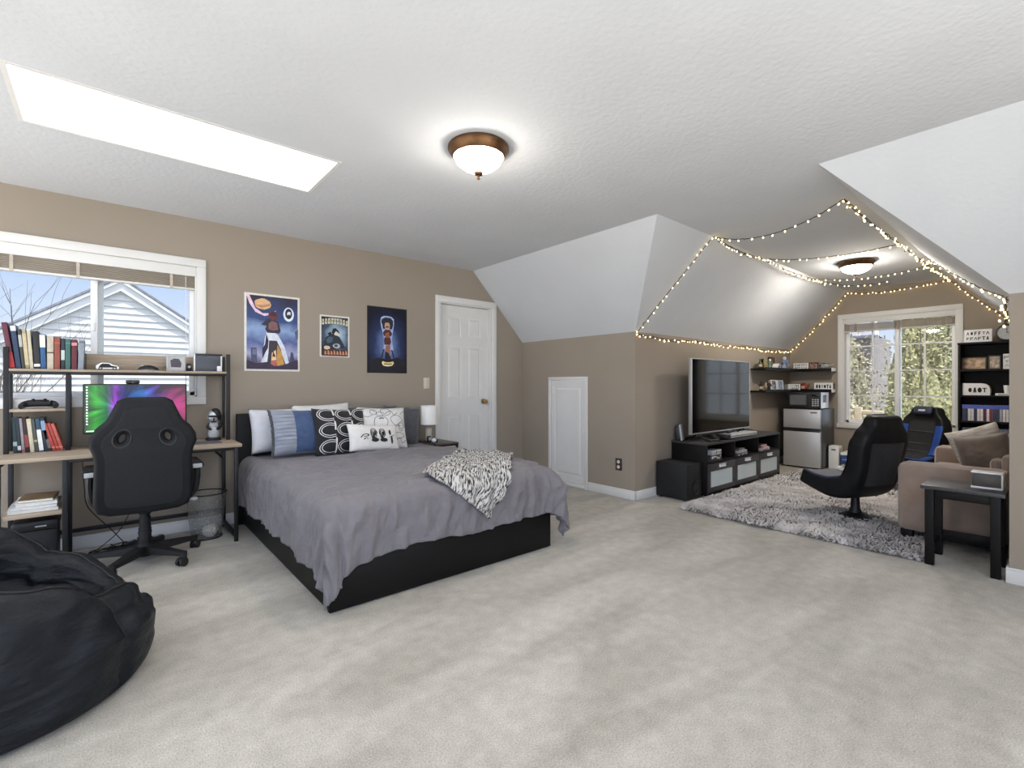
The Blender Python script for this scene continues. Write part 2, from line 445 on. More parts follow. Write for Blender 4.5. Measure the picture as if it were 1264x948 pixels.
# ---- window 2 (far wall, with white grilles)
w = sroot('window_2')
y0,y1,z0,z1 = W2; xf = XW
b = MB(); cw = .065
b.bx(xf-.018,xf,y0-cw,y1+cw,z1,z1+cw,.004); b.bx(xf-.03,xf,y0-cw-.01,y1+cw+.01,z0-cw,z0,.006)
b.bx(xf-.018,xf,y0-cw,y0,z0,z1,.004); b.bx(xf-.018,xf,y1,y1+cw,z0,z1,.004)
b.build('casing', M_trim, w)
b = MB()
b.bx(xf,xf+T-.002,y0,y0+.01,z0,z1); b.bx(xf,xf+T-.002,y1-.01,y1,z0,z1); b.bx(xf,xf+T-.002,y0,y1,z0,z0+.01); b.bx(xf,xf+T-.002,y0,y1,z1-.01,z1)
b.build('jamb', M_trim, w)
def sash_x(a0, a1, x, fw):
    s = MB()
    s.bx(x,x+.04,a0,a1,z0,z0+fw,.004); s.bx(x,x+.04,a0,a1,z1-fw,z1,.004)
    s.bx(x,x+.04,a0,a0+fw,z0,z1,.004); s.bx(x,x+.04,a1-fw,a1,z0,z1,.004)
    o = s.build('sash', M_vinyl, w)
    MB().bx(x+.016,x+.020,a0+fw,a1-fw,z0+fw,z1-fw).build('pane', M_glass, o, smooth=False)
    g = MB(); ym = (a0+a1)/2
    g.bx(x+.012,x+.024,ym-.009,ym+.009,z0+fw,z1-fw)
    for k in (1,2,3):
        zz = z0+fw+(z1-z0-2*fw)*k/4
        g.bx(x+.0125,x+.0235,a0+fw,a1-fw,zz-.009,zz+.009)
    g.build('grille', M_vinyl, o)
sash_x(1.49,y1,xf+.09,.045); sash_x(y0,1.55,xf+.045,.045)
bl = thing('window_blind','raised tan slatted blind with white valance in the far window by the bookcase','blind',(xf-.004,y0,1.865))
L = y1-y0
MB().bx(.0,.02,.006,L-.006,.115,.183,.004).build('valance', M_trim, bl)
sl = MB()
for k in range(10): sl.box((.035,L/2,.02+k*.0095),(.048,L-.02,.004),.001,M=tr(nz(k*2.7)*.003,0,0))
sl.build('slats', M_blind, bl)
MB().bx(.012,.06,.01,L-.01,0,.014,.004).build('bottom_rail', M_trim, bl)
M_tape = mat('taupe_tape',(150,138,122),.8,vary=(40,(158,146,130)))
for q in (.1,.48,.88): MB().bx(.006,.0095,L*q-.014,L*q+.014,.0,.115).build('ladder_tape', M_tape, bl)

# ---- door 1 (six panel) and hatch
d = sroot('door_1')
b = MB(); cw = .068; x0,x1,z1 = D1
for q in ((x0-cw,x0,0,z1),(x1,x1+cw,0,z1),(x0-cw,x1+cw,z1,z1+cw)):
    b.bx(q[0],q[1],YB-.016,YB,q[2],q[3],.004); b.bx(q[0]+.012,q[1]-.012,YB-.021,YB-.014,q[2],q[3]-(.012 if q[3]>z1 else 0),.003)
b.build('casing', M_trim, d)
b = MB().bx(x0,x0+.012,YB,YB+T,0,z1); b.bx(x1-.012,x1,YB,YB+T,0,z1); b.bx(x0+.012,x1-.012,YB,YB+T,z1-.012,z1)
b.bx(x0+.012,x1-.012,YB+.088,YB+.1,z1-.03,z1-.012); b.bx(x0+.012,x0+.03,YB+.088,YB+.1,0,z1-.012); b.bx(x1-.03,x1-.012,YB+.088,YB+.1,0,z1-.012)
b.build('jamb', M_trim, d)
def panel_door(root, xa, xb, za, zb, ys, cols, rows, th=.035, M=None):
    """stile-and-rail slab with recessed, raised-field panels facing -y"""
    s = MB(); rec = .010
    s.bx(xa, xb, ys+rec, ys+th, za, zb, M=M)
    xs = [xa]+[v for c in cols for v in c]+[xb]; zs = [za]+[v for r in rows for v in r]+[zb]
    for i in range(0, len(xs), 2): s.bx(xs[i], xs[i+1], ys, ys+rec, za, zb, M=M)
    for c in cols:
        for i in range(0, len(zs), 2): s.bx(c[0], c[1], ys, ys+rec, zs[i], zs[i+1], M=M)
        for r in rows:
            a = .016; e = .035      # sloped field
            p = [(c[0]+a,ys+rec,r[0]+a),(c[1]-a,ys+rec,r[0]+a),(c[1]-a,ys+rec,r[1]-a),(c[0]+a,ys+rec,r[1]-a)]
            q = [(c[0]+e,ys+.002,r[0]+e),(c[1]-e,ys+.002,r[0]+e),(c[1]-e,ys+.002,r[1]-e),(c[0]+e,ys+.002,r[1]-e)]
            s.add(p+q, [(4,5,6,7),(0,1,5,4),(1,2,6,5),(2,3,7,6),(3,0,4,7)], 0, M)
    return s.build('slab', M_door, root, smooth=False)
xa, xb = x0+.015, x1-.016; wd = xb-xa
cols = [(xa+.105, xa+wd/2-.045), (xa+wd/2+.045, xb-.105)]
sb = panel_door(d, xa, xb, .008, z1-.015, YB+.052, cols, [(.20,.80),(.97,1.57),(1.68,1.90)])
k = MB().cyl((3.385,YB+.052,.94),(3.385,YB+.046,.94),.031,n=24); k.cyl((3.385,YB+.046,.94),(3.385,YB+.015,.94),.011,n=16)
k.lathe([(.0,0),(.018,.002),(.027,.012),(.027,.024),(.018,.034),(0,.036)],n=20,M=tr(3.385,YB+.02,.94)@rotx(PI/2),closed=False)
k.build('knob', M_brass, d)
h = MB()
for zz in (.25,1.05,1.8): h.cyl((xa+.001,YB+.048,zz-.04),(xa+.001,YB+.048,zz+.04),.006,n=8)
h.build('hinge', M_brass, d)
MB().bx(x0-.3,x1+.1,YB+T+.001,YB+T+.02,0,2.2).build('closet_back', M_wall, d)

d = sroot('door_2')
y0,y1,z0,z1 = A2; b = MB(); cw = .034
b.bx(XK-.016,XK,y0-cw,y0,.0,z1,.003); b.bx(XK-.016,XK,y1,y1+cw,.0,z1,.003); b.bx(XK-.016,XK,y0-cw,y1+cw,z1,z1+cw,.003)
b.bx(XK-.012,XK+.03,y0,y1,.004,z0+.012,.003)
b.build('casing', M_trim, d)
Mr = Matrix(((0,1,0,0),(-1,0,0,0),(0,0,1,0),(0,0,0,1)))      # (x,y)->(y,-x): door facing -x
ya, yb2 = y0+.004, y1-.004
panel_door(d, -yb2, -ya, z0+.018, z1-.004, XK-.002, [(-yb2+.055,-ya-.055)], [(z0+.09,z1-.075)], .03, Mr)
k = MB().box((XK-.006,y0+.03,.62),(.014,.014,.05),.004); k.build('catch', M_trim, d)

# plates on the walls
sw = thing('light_switch','ivory light switch plate on taupe wall beside the panel door','switch',(2.589,YB,1.153))
MB().box((0,-.004,0),(.072,.008,.116),.003).build('plate', M_ivory, sw)
MB().box((0,-.011,.004),(.010,.012,.022),.002,M=rotx(.35)).build('toggle', M_ivory, sw)
ot = thing('power_outlet','dark brown outlet plate with white sockets low on the knee wall','outlet',(XK,2.997,.331))
MB().box((-.004,0,0),(.008,.078,.122),.003).build('plate', mat('brown_plate',(58,44,36),.4,vary=(20,(66,52,42))), ot)
for s in (-1,1):
    o = MB().cyl((-.006,0,s*.026),(-.0115,0,s*.026),.017,n=18).build('socket', M_white, ot)
    q = MB(); q.box((-.0118,.006,s*.026+.003),(.001,.003,.010)); q.box((-.0118,-.006,s*.026+.003),(.001,.003,.008)); q.build('slots', M_black, o)
# ------------------------------------------------------------------ desk with hutch
dk = thing('computer_desk','washed oak desk on black metal frame with a hutch under the window','desk',(.125,4.19,0))
def P(x, y, z): return (x-.125, y-4.19, z)
def dbox(name, x0,x1,y0,y1,z0,z1, m, bev=.002, parent=dk):
    return MB().bx(x0-.125,x1-.125,y0-4.19,y1-4.19,z0,z1,bev).build(name, m, parent)
dbox('desktop', -.497,.748,3.92,4.455,.686,.711, M_oak, .004)
pw = .0125
for x in (.715,-.195,-.475):
    dbox('leg', x-pw,x+pw,3.937,3.962,0,.686, M_blk)
    dbox('leg', x-pw,x+pw,4.425,4.45,0,.686, M_blk)
for x in (.715,-.475):
    dbox('side_rail', x-pw,x+pw,3.962,4.425,.03,.052, M_blk); dbox('side_rail', x-pw,x+pw,3.962,4.425,.664,.686, M_blk)
dbox('rear_rail', -.4625,.7025,4.428,4.448,.125,.15, M_blk)
dbox('rear_rail', -.4625,.7025,4.428,4.448,.655,.686, M_blk)
dbox('front_rail', -.1825,.7025,3.94,3.958,.664,.686, M_blk)
MB().tube([P(.715,4.43,.54),P(.61,4.43,.66)],.008,6).build('corner_brace', M_blk, dk)
dbox('lower_shelf', -.4625,-.2075,3.945,4.44,.36,.385, M_oak, .003)
for x in (.715,-.195,-.475):
    top = 1.372 if x != -.195 else 1.215
    dbox('hutch_post', x-pw,x+pw,4.24,4.262,.711,top, M_blk)
    dbox('hutch_post', x-.009,x+.009,4.43,4.448,.711,top-.012, M_blk)
dbox('top_shelf', -.4625,.7025,4.236,4.45,1.222,1.238, M_oak)
dbox('shelf_frame', -.4625,.7025,4.240,4.258,1.205,1.222, M_blk)
dbox('shelf_frame', -.4625,.7025,4.43,4.446,1.205,1.222, M_blk)
dbox('back_panel', -.4625,.7025,4.434,4.446,1.238,1.353, M_oak)
dbox('middle_shelf', -.4625,-.2075,4.245,4.448,.968,.985, M_oak)

# ------------------------------------------------------------------ books
WN = ['first','second','third','fourth','fifth','sixth','seventh','eighth','ninth','tenth','eleventh','twelfth','thirteenth','fourteenth','fifteenth','sixteenth','seventeenth','eighteenth','nineteenth','twentieth','twenty-first','twenty-second','twenty-third','twenty-fourth']
def book(label, w, d, h, rgb, loc, lean=0.0, group=None, band=None, rz=0.0):
    """upright book: spine towards -y, thickness along x"""
    t = thing('book', label, 'book', loc, rz, group)
    g_ = sum(rgb)/3; rgb = tuple(int(.92*(.8*c_+.2*g_)) for c_ in rgb)
    M = roty(lean); c = .0022
    b = MB()
    b.bx(0,c,0,d,0,h,.0008,M=M); b.bx(w-c,w,0,d,0,h,.0008,M=M); b.bx(0,w,0,c*1.4,0,h,.0008,M=M)
    b.build('cover', col(rgb,.55), t)
    MB().bx(c,w-c,c,d-.004,.003,h-.003,M=M).build('pages', M_pages, t)
    if band:
        q = MB(); 
        for (za,zb,cc) in band: q.bx(.0003,w-.0003,-.0006,c,h*za,h*zb,M=M)
        q.build('spine_label', col(band[0][2],.6), t)
    return t
zt = 1.2385
bt = [ # label, x0, w, h, rgb, lean, label band
 ('tall maroon book with red lower spine at the window end of the hutch shelf',-.461,.024,.285,(112,44,62),-.13,[(.02,.36,(176,52,62))]),
 ('navy blue book with pale top, leaning beside the maroon book',-.434,.024,.272,(44,66,104),-.10,[(.86,.98,(200,210,222))]),
 ('slim dark olive book with grey spine label on the hutch shelf',-.408,.015,.248,(72,74,66),-.085,[(.55,.85,(168,170,164))]),
 ('tan book standing next to the slim dark olive book',-.392,.018,.246,(176,160,126),-.075,[(.1,.9,(188,172,138))]),
 ('cream book with ribbed spine between tan and black books',-.373,.018,.240,(208,198,168),-.065,[(.4,.5,(188,178,148))]),
 ('black book with white spine patch and pale foot label',-.353,.028,.238,(42,44,46),-.04,[(.06,.13,(226,226,224))]),
 ('blue book with white upper spine on the hutch shelf',-.324,.026,.222,(36,92,150),-.03,[(.62,.98,(214,210,202))]),
 ('thick beige book with a small dark mark on the spine',-.296,.032,.213,(202,188,164),0,[(.48,.515,(52,44,38))]),
 ('rust red book beside the thick beige book',-.262,.028,.208,(166,72,52),0,[(.8,.83,(188,96,72))]),
 ('dark slate book with a pale oval label on its spine',-.230,.018,.2,(44,56,72),0,[(.3,.62,(178,186,186))]),
 ('teal green book next to the dark slate book',-.210,.026,.198,(58,112,100),0,[(.85,.88,(92,142,128))]),
 ('wine red book with a pale rose emblem on the spine',-.180,.028,.196,(110,36,48),0,[(.8,.9,(196,140,142))]),
 ('grey blue book leaning at the end of the upper book row',-.150,.030,.195,(140,152,162),.03,[(.9,.96,(94,104,112))]),
]
for (lb,x,w_,h_,c_,ln,bd) in bt:
    book(lb, w_, .135, h_, c_, (x+ (h_*math.sin(-ln)*0),4.262,zt + (w_*math.sin(abs(ln)) if ln>0 else 0)), ln, 'books on the top hutch shelf', bd)
e = MB().bx(0,.0025,0,.11,0,.11,.0008); e.bx(0,.07,0,.11,0,.0025,.0008)
be = e.build('bookend', M_blk); be.location = (-.112,4.28,zt); tag(be,'black metal bookend holding the upper row of books','bookend')
zb = .7115
bl2 = [
 ('dark blue green book first in the row on the desk',-.444,.018,.222,(38,62,70),-.05,[(.2,.32,(150,170,170))]),
 ('navy book with silver foot label in the desk row',-.425,.016,.222,(34,50,66),-.06,[(.08,.2,(180,186,188))]),
 ('grey book with reddish foot in the desk row',-.407,.014,.216,(150,146,146),-.07,[(.02,.1,(150,70,60))]),
 ('black and maroon book beside the grey desk book',-.391,.018,.222,(58,26,30),-.08,[(.15,.5,(128,56,58))]),
 ('cream spined book in the middle of the desk row',-.371,.021,.212,(212,200,168),-.09,[(.9,.96,(188,176,146))]),
 ('dark green book next to the cream spined book',-.348,.016,.212,(76,82,70),-.10,[(.3,.36,(150,150,120))]),
 ('white and blue book lower in front of the dark spines',-.330,.021,.214,(40,74,104),-.10,[(.03,.66,(216,216,212))]),
 ('blue black book with pale lettering block in desk row',-.307,.020,.218,(34,48,70),-.10,[(.62,.9,(120,150,176))]),
 ('dark brown slim book leaning against the red books',-.2865,.016,.19,(54,44,44),-.20,[(.1,.4,(110,92,88))]),
 ('red book nearest the dark books in desk row',-.268,.017,.186,(206,62,48),-.26,[(.1,.14,(226,120,104))]),
 ('red book in the middle of the three red books',-.2495,.016,.184,(200,56,46),-.26,[(.1,.14,(226,124,108))]),
 ('pale red book at the end leaning towards the post',-.232,.016,.18,(214,92,76),-.262,[(.1,.14,(232,150,134))]),
]
for (lb,x,w_,h_,c_,ln,bd) in bl2:
    book(lb, w_, .14, h_, c_, (x,4.262,zb), ln, 'books standing on the desk', bd)
# flat stack on the lower shelf
sz = .3855
for k,(lb,wd,dp,th,c_,rz) in enumerate([
  ('bottom book of the flat white stack on the lower desk shelf',.215,.27,.018,(206,204,198),.03),
  ('second book from the bottom of the flat stack',.205,.26,.017,(176,180,186),-.02),
  ('thick white book near the top of the flat stack',.178,.25,.020,(214,212,206),.04),
  ('brown covered book on top of the flat stack',.155,.24,.016,(122,100,72),-.05)]):
    t = thing('book', lb, 'book', (-.338+.006*k,4.11,sz), rz, 'books stacked flat on the lower shelf')
    b = MB(); b.bx(-wd/2,wd/2,-dp/2,dp/2,0,.002,.0006); b.bx(-wd/2,wd/2,-dp/2,dp/2,th-.002,th,.0006); b.bx(wd/2-.002,wd/2,-dp/2,dp/2,0,th,.0006)
    b.build('cover', col(c_,.5), t); MB().bx(-wd/2+.003,wd/2-.002,-dp/2+.002,dp/2-.002,.002,th-.002).build('pages', M_paper, t); sz += th+.0004

# printer on a small stand under the shelf
pr = thing('paper_shredder','black office machine with pale slots under the lower desk shelf','machine',(-.335,4.2,0))
MB().bx(-.10,.10,-.11,.11,.03,.25,.012).build('body', M_plasticm, pr)
MB().bx(-.105,.105,-.12,.115,.25,.31,.015).build('head', M_plastic, pr)
MB().bx(.0,.05,-.122,-.118,.272,.28).build('slot', M_grayp, pr); MB().bx(-.02,.06,-.112,-.108,.1,.118).build('window', M_grayp, pr)
for sx in (-1,1):
    MB().bx(sx*.085-.012,sx*.085+.012,-.1,.1,0,.03,.004).build('foot', M_black, pr)

# ------------------------------------------------------------------ things on the hutch and desk
def controller(name, label, loc, rz, s=1.0, m=M_plasticm):
    t = thing(name, label, 'controller', loc, rz)
    b = MB()
    prof = spline([(-.075,-.038,.012),(-.070,.0,.022),(-.045,.022,.030),(0,.022,.032),(.045,.022,.030),(.070,.0,.022),(.075,-.038,.012)],5)
    rr = [.011+.011*math.sin(PI*min(1,max(0,(i+2)/(len(prof)+3)))) for i in range(len(prof))]
    b.tube([p*s for p in prof],[r*s for r in rr],10)
    b.box((0,.012*s,.03*s),(.11*s,.05*s,.026*s),.010)
    b.build('shell', m, t)
    for sx in (-1,1):
        q = MB().cyl((sx*.026*s,.0,.04*s),(sx*.026*s,-.003,.054*s),.005*s,n=10); q.ball((sx*.026*s,-.003,.056*s),(.009*s,.009*s,.004*s),10)
        q.build('thumbstick', M_black, t)
    q = MB()
    for a in range(4): q.ball((.048*s+.010*s*math.cos(a*PI/2),.018*s+.010*s*math.sin(a*PI/2),.044*s),.0045*s,8)
    q.build('buttons', M_grayp, t)
    return t
controller('game_controller','dark grey game controller on the small shelf over the desk books',(-.335,4.315,.986),0,1.05)
# model vehicle badge and shoe-like figure on hutch
t = thing('toy_car','small black and white model car beside the books on the hutch','toy',(.0,4.30,1.2385))
b = MB(); M0 = Matrix(((1,0,0,0),(0,0,1,-.022),(0,1,0,0),(0,0,0,1)))
b.prism([(-.058,.008),(.06,.008),(.062,.02),(.052,.03),(.03,.034),(.012,.048),(-.03,.05),(-.05,.036),(-.06,.028)],0,.044,M=M0); b.build('body', M_white, t)
b = MB().prism([(-.045,.016),(.05,.016),(.052,.024),(.02,.03),(.01,.042),(-.028,.043),(-.04,.03)],-.001,.0,M=M0); b.build('side_graphic', M_ink, t)
for x in (-.036,.038):
    for y in (-.02,.02):
        q = MB().cyl((x,y-.004,.011),(x,y+.004,.011),.011,n=16).build('wheel', M_black, t)
        MB().cyl((x,y-.0045,.011),(x,y-.004,.011),.006,n=12).build('hub', M_grayp, q)
t = thing('computer_mouse','black wireless mouse with light rim on the hutch shelf','mouse',(.225,4.31,1.2385), PI/2)
MB().ball((0,0,.004),(.034,.062,.036),16).build('shell', M_plastic, t)
MB().ball((0,0,.003),(.036,.064,.010),16).build('rim', M_grayp, t)
MB().cyl((-.004,.034,.034),(.004,.034,.034),.008,n=12).build('scroll_wheel', M_grayp, t)
t = thing('framed_print','small white framed print of a dark emblem on the hutch','picture frame',(.39,4.33,1.2385))
M1 = rotx(-.12)
f = MB()
for q in ((-.058,.058,0,.014),(-.058,.058,.108,.122)): f.bx(q[0],q[1],-.008,.008,q[2],q[3],.002,M=M1)
for q in ((-.058,-.044),(.044,.058)): f.bx(q[0],q[1],-.008,.008,.014,.108,.002,M=M1)
f.build('frame', M_grayp, t)
MB().bx(-.044,.044,-.001,.004,.014,.108,M=M1).build('sheet', mat('pale_grey_card',(186,186,184),.8,vary=(30,(196,196,194))), t)
e = MB(); e.prism([(-.03,.03),(.03,.028),(.034,.06),(.02,.092),(-.01,.095),(-.034,.08)],-.0025,-.001,M=M1@Matrix(((1,0,0,0),(0,0,1,0),(0,1,0,0),(0,0,0,1)))); e.build('emblem', col((70,66,76)), t)
MB().add([(-.02,.01,0),(.02,.01,0),(.02,.07,0),(-.02,.07,.06)],[(0,1,2),(0,2,3)]).build('easel_back', M_blk, t)
t = thing('photo_display','dark slate screen box with white edge standing at the hutch end','display box',(.60,4.33,1.2385))
MB().bx(-.098,.086,-.012,.05,0,.135,.005).build('case', M_white, t)
MB().bx(-.092,.074,-.016,-.010,.004,.122,.003).build('panel', mat('slate_panel',(62,66,76),.35,vary=(5,(70,74,84))), t)
MB().bx(-.092,.086,-.015,.03,.122,.137,.003).build('top_edge', M_plastic, t)
MB().box((.066,-.02,.022),(.034,.012,.044),.006).build('badge', M_white, t); 
t = thing('small_speaker','tiny dark speaker half hidden behind the slate display box','speaker',(.475,4.38,1.2385))
MB().box((0,0,.03),(.03,.03,.06),.006).build('body', M_plasticm, t); MB().cyl((0,-.015,.035),(0,-.0165,.035),.01,n=14).build('cone', M_grayp, t)

# monitor
def screen_mat():
    m = bpy.data.materials.new('monitor_picture'); m.use_nodes = True; nt = m.node_tree; b = nt.nodes['Principled BSDF']
    b.inputs['Base Color'].default_value = (.01,.01,.012,1); b.inputs['Roughness'].default_value = .25
    tc = nt.nodes.new('ShaderNodeTexCoord')
    sp = nt.nodes.new('ShaderNodeSeparateXYZ'); nt.links.new(tc.outputs['Object'], sp.inputs[0])
    def math_(op, a, b_=None):
        n = nt.nodes.new('ShaderNodeMath'); n.operation = op
        for i, q in enumerate((a, b_)):
            if q is None: continue
            if isinstance(q, (int, float)): n.inputs[i].default_value = q
            else: nt.links.new(q, n.inputs[i])
        return n.outputs[0]
    dx = math_('ADD', sp.outputs['X'], .115); dz = math_('ADD', sp.outputs['Z'], -.265)
    ang = math_('ARCTAN2', dz, dx); rad = math_('SQRT', math_('ADD', math_('MULTIPLY', dx, dx), math_('MULTIPLY', dz, dz)))
    cmb = nt.nodes.new('ShaderNodeCombineXYZ'); nt.links.new(math_('MULTIPLY', ang, .8), cmb.inputs[0]); nt.links.new(math_('MULTIPLY', rad, 1.4), cmb.inputs[1])
    n = nt.nodes.new('ShaderNodeTexNoise'); n.inputs['Scale'].default_value = 2.6; n.inputs['Detail'].default_value = 5; n.inputs['Distortion'].default_value = .6
    nt.links.new(cmb.outputs[0], n.inputs['Vector'])
    r = nt.nodes.new('ShaderNodeValToRGB'); nt.links.new(math_('ADD', math_('MULTIPLY', sp.outputs['X'], 1.75), .5), r.inputs['Fac'])
    els = [(.0,(16,46,28)),(.11,(56,180,54)),(.21,(34,110,70)),(.29,(140,44,190)),(.38,(30,60,150)),(.54,(60,130,215)),(.68,(96,60,200)),(.84,(215,40,150)),(1.,(190,30,110))]
    while len(r.color_ramp.elements) < len(els): r.color_ramp.elements.new(.5)
    for e_, (p, c_) in zip(r.color_ramp.elements, els): e_.position = p; e_.color = (*lin(c_), 1)
    k = nt.nodes.new('ShaderNodeMapRange'); k.inputs[1].default_value = .40; k.inputs[2].default_value = .70; k.inputs[3].default_value = .03; k.inputs[4].default_value = 1.0
    nt.links.new(n.outputs['Fac'], k.inputs[0])
    core = math_('DIVIDE', .0012, math_('ADD', math_('MULTIPLY', rad, rad), .0012))
    sc = nt.nodes.new('ShaderNodeVectorMath'); sc.operation = 'SCALE'; nt.links.new(r.outputs['Color'], sc.inputs[0]); nt.links.new(math_('ADD', k.outputs[0], math_('MULTIPLY', core, 1.2)), sc.inputs['Scale'])
    nt.links.new(sc.outputs[0], b.inputs['Emission Color']); b.inputs['Emission Strength'].default_value = .8
    return m
mn = thing('computer_monitor','wide black monitor with a glowing multicoloured picture on the desk','monitor',(.162,4.27,.7115))
MB().bx(-.287,.287,-.012,.03,.095,.432,.006).build('housing', M_plastic, mn)
MB().bx(-.278,.278,-.0128,-.0115,.106,.424).build('screen', screen_mat(), mn, smooth=False)
ic = MB()
for k in range(14): ic.bx(-.270,-.262,-.0136,-.0128,.405-k*.019,.414-k*.019)
ic.bx(-.27,-.10,-.0136,-.0128,.112,.118)
ic.build('desktop_icons', mat('icon_light',(225,230,235),.5,emit=((225,230,235),.8),vary=(30,(230,234,238))), mn, smooth=False)
s = MB().bx(-.03,.03,.028,.05,.02,.3,.006); s.bx(-.11,.11,-.07,.10,0,.014,.006); s.build('stand', M_plastic, mn)
wc = thing('webcam','small black webcam clipped on top of the monitor','webcam',(.136,4.27,1.1436))
MB().box((0,-.004,.013),(.078,.026,.026),.008).build('body', M_plastic, wc); MB().cyl((0,-.017,.013),(0,-.020,.013),.009,n=16).build('lens', M_screen, wc)
MB().bx(-.02,.02,.0,.028,-.0005,.003).build('clip', M_plastic, wc)

# dark and pale statue at the desk end
st = thing('character_statue','black and silver armoured figurine on the desk end','figurine',(.625,4.30,.7115))
b = MB().lathe([(.052,0),(.052,.012),(.046,.02),(.03,.022)],n=22); b.build('plinth', M_black, st)
b = MB().lathe([(.03,.02),(.038,.05),(.030,.09),(.022,.10)],n=16,closed=False); b.ball((0,0,.115),(.032,.026,.03),14); b.build('torso', M_grayp, st)
b = MB().ball((-.004,-.004,.178),(.040,.040,.052),18); b.build('helmet', M_silver, st)
b = MB().ball((.012,.002,.192),(.040,.041,.054),18); b.tube(spline([(.03,.0,.2),(.052,0,.16),(.046,0,.11),(.03,0,.08)],5),[.018-.0006*i for i in range(16)],8); b.build('hood', M_black, st)
b = MB(); b.ball((-.004,-.026,.184),(.036,.022,.012),14); b.box((-.004,-.040,.160),(.010,.010,.030),.003); b.box((-.004,-.034,.142),(.034,.014,.010),.003); b.build('visor', M_black, st)
for sx in (-1,1): MB().tube(spline([(sx*.03,0,.13),(sx*.042,-.01,.10),(sx*.02,-.034,.085)],4),.009,8).build('arm', M_plastic, st)
# notebook and mouse pad near the desk end
t = thing('mouse_pad','dark grey mouse pad at the bed end of the desk','mouse pad',(.52,4.13,.7112))
MB().box((0,0,.002),(.25,.2,.004),.0015).build('pad', col((84,86,92),.8), t)
t = thing('computer_mouse','small dark mouse with a bright scroll wheel on the mouse pad','mouse',(.46,4.12,.7155))
MB().ball((0,0,.004),(.028,.05,.028),14).build('shell', M_plastic, t); MB().ball((0,-.02,.028),(.008,.012,.007),10).build('scroll_wheel', M_white, t)
kb = thing('keyboard','black keyboard lying in front of the monitor','keyboard',(.16,4.06,.7112))
MB().box((0,0,.010),(.40,.13,.018),.004).build('case', M_plastic, kb)
q = MB()
for i in range(15):
    for j in range(5): q.box((-.182+i*.026,-.05+j*.025,.021),(.021,.02,.008),.002,seg=1)
q.build('keys', M_plasticm, kb)

# cables under the desk
def cable(label, pts, r=.0032):
    o = MB().tube(spline(pts,8), r, 6).build('power_cable', M_cord); return tag(o, label, 'cable')
cable('black cable hanging from the desk and curving down to the floor',[(-.13,4.34,.655),(-.12,4.35,.45),(-.10,4.36,.30),(.02,4.35,.13),(.10,4.33,.02),(.16,4.30,.005)])
cable('black cable dropping from behind the office chair to the floor',[(.17,4.38,.66),(.16,4.38,.35),(.11,4.36,.2),(.05,4.33,.1),(-.05,4.3,.02),(-.10,4.27,.005)])
random.seed(4); pts = []
for k in range(14): pts.append((-.12+.22*random.random(),4.24+.12*random.random(),.006+.03*random.random()*(k%2)))
cable('tangle of black cable on the carpet under the desk',pts,.003)
ps = thing('power_strip','black power strip on the carpet under the desk','power strip',(.20,4.33,0),.15)
MB().box((0,0,.018),(.24,.05,.034),.006).build('body', M_plastic, ps)
for k in range(4): MB().box((-.08+k*.05,0,.0355),(.03,.03,.003),.002).build('socket', M_grayp, ps)

# wire mesh bin
wb = thing('waste_bin','grey wire mesh waste bin under the bed end of the desk','bin',(.565,4.20,0))
MB().lathe([(.098,.004),(.128,.33)],n=40,closed=False).build('mesh_wall', M_wire, wb)
q = MB(); 
for r,z in ((.129,.332),(.099,.006)): q.tube([(r*math.cos(2*PI*k/40),r*math.sin(2*PI*k/40),z) for k in range(40)],.005,8,closed=True)
q.build('rim', M_blk, wb)
MB().cyl((0,0,.003),(0,0,.008),.097,n=32).build('base', M_blk, wb)
pb = MB().ball((0,0,0),(.055,.05,.045),12)
pb.v = [tuple(Vector(p)*(1+.25*nz(p[0]*40,p[1]*40,p[2]*40))) for p in pb.v]
pp = pb.build('crumpled_paper', M_paper, sharp=15); pp.location = (.585,4.17,.056); tag(pp,'crumpled white paper in the wire mesh bin','paper')

# ------------------------------------------------------------------ office chair (back view)
oc = thing('gaming_chair','black office gaming chair with two holes in the backrest, at the desk','chair',(.185,3.87,0))
bs = MB()
bs.lathe([(.05,.045),(.055,.06),(.05,.11),(.036,.125)],n=20)
hub = bs.build('hub', M_plasticm, oc)
for k in range(5):
    a = math.radians(20+72*k); M_ = rotz(a)
    q = MB()
    q.add([( .03,-.032,.060),(.03,.032,.060),(.03,.032,.112),(.03,-.032,.112),(.30,-.018,.062),(.30,.018,.062),(.30,.018,.085),(.30,-.018,.085)],[(0,1,2,3),(7,6,5,4),(0,4,5,1),(1,5,6,2),(2,6,7,3),(3,7,4,0)],0,M_)
    q.cyl((.295,0,.052),(.295,0,.088),.019,n=14,M=M_)
    q.build('base_arm', M_plasticm, oc)
    cs = MB()
    Mc = M_@tr(.295,0,0)@rotz(.7+k)
    for sy in (-1,1): cs.cyl((.012,sy*.006,.026),(.012,sy*.024,.026),.026,n=18,M=Mc)
    cs.ball((.004,0,.040),(.026,.024,.016),12,M=Mc)
    cs.build('caster', M_plastic, oc)
b = MB().cyl((0,0,.11),(0,0,.22),.034,n=20); b.cyl((0,0,.22),(0,0,.29),.030,n=20); b.cyl((0,0,.29),(0,0,.37),.026,n=20)
for z in (.15,.19,.23,.27,.31): b.cyl((0,0,z),(0,0,z+.006),.037 if z<.22 else .032,n=20)
b.build('gas_lift', M_plasticm, oc)
b = MB().box((0,0,.385),(.2,.24,.03),.01); b.build('mechanism', M_blk, oc)
b = MB().tube([(.06,-.02,.385),(.25,-.05,.375)],.007,8); b.ball((.26,-.05,.375),(.022,.014,.014),12); b.build('tilt_lever', M_grayp, oc)
MB().box((0,.02,.445),(.47,.50,.095),.045,seg=4).build('seat', M_leather, oc)
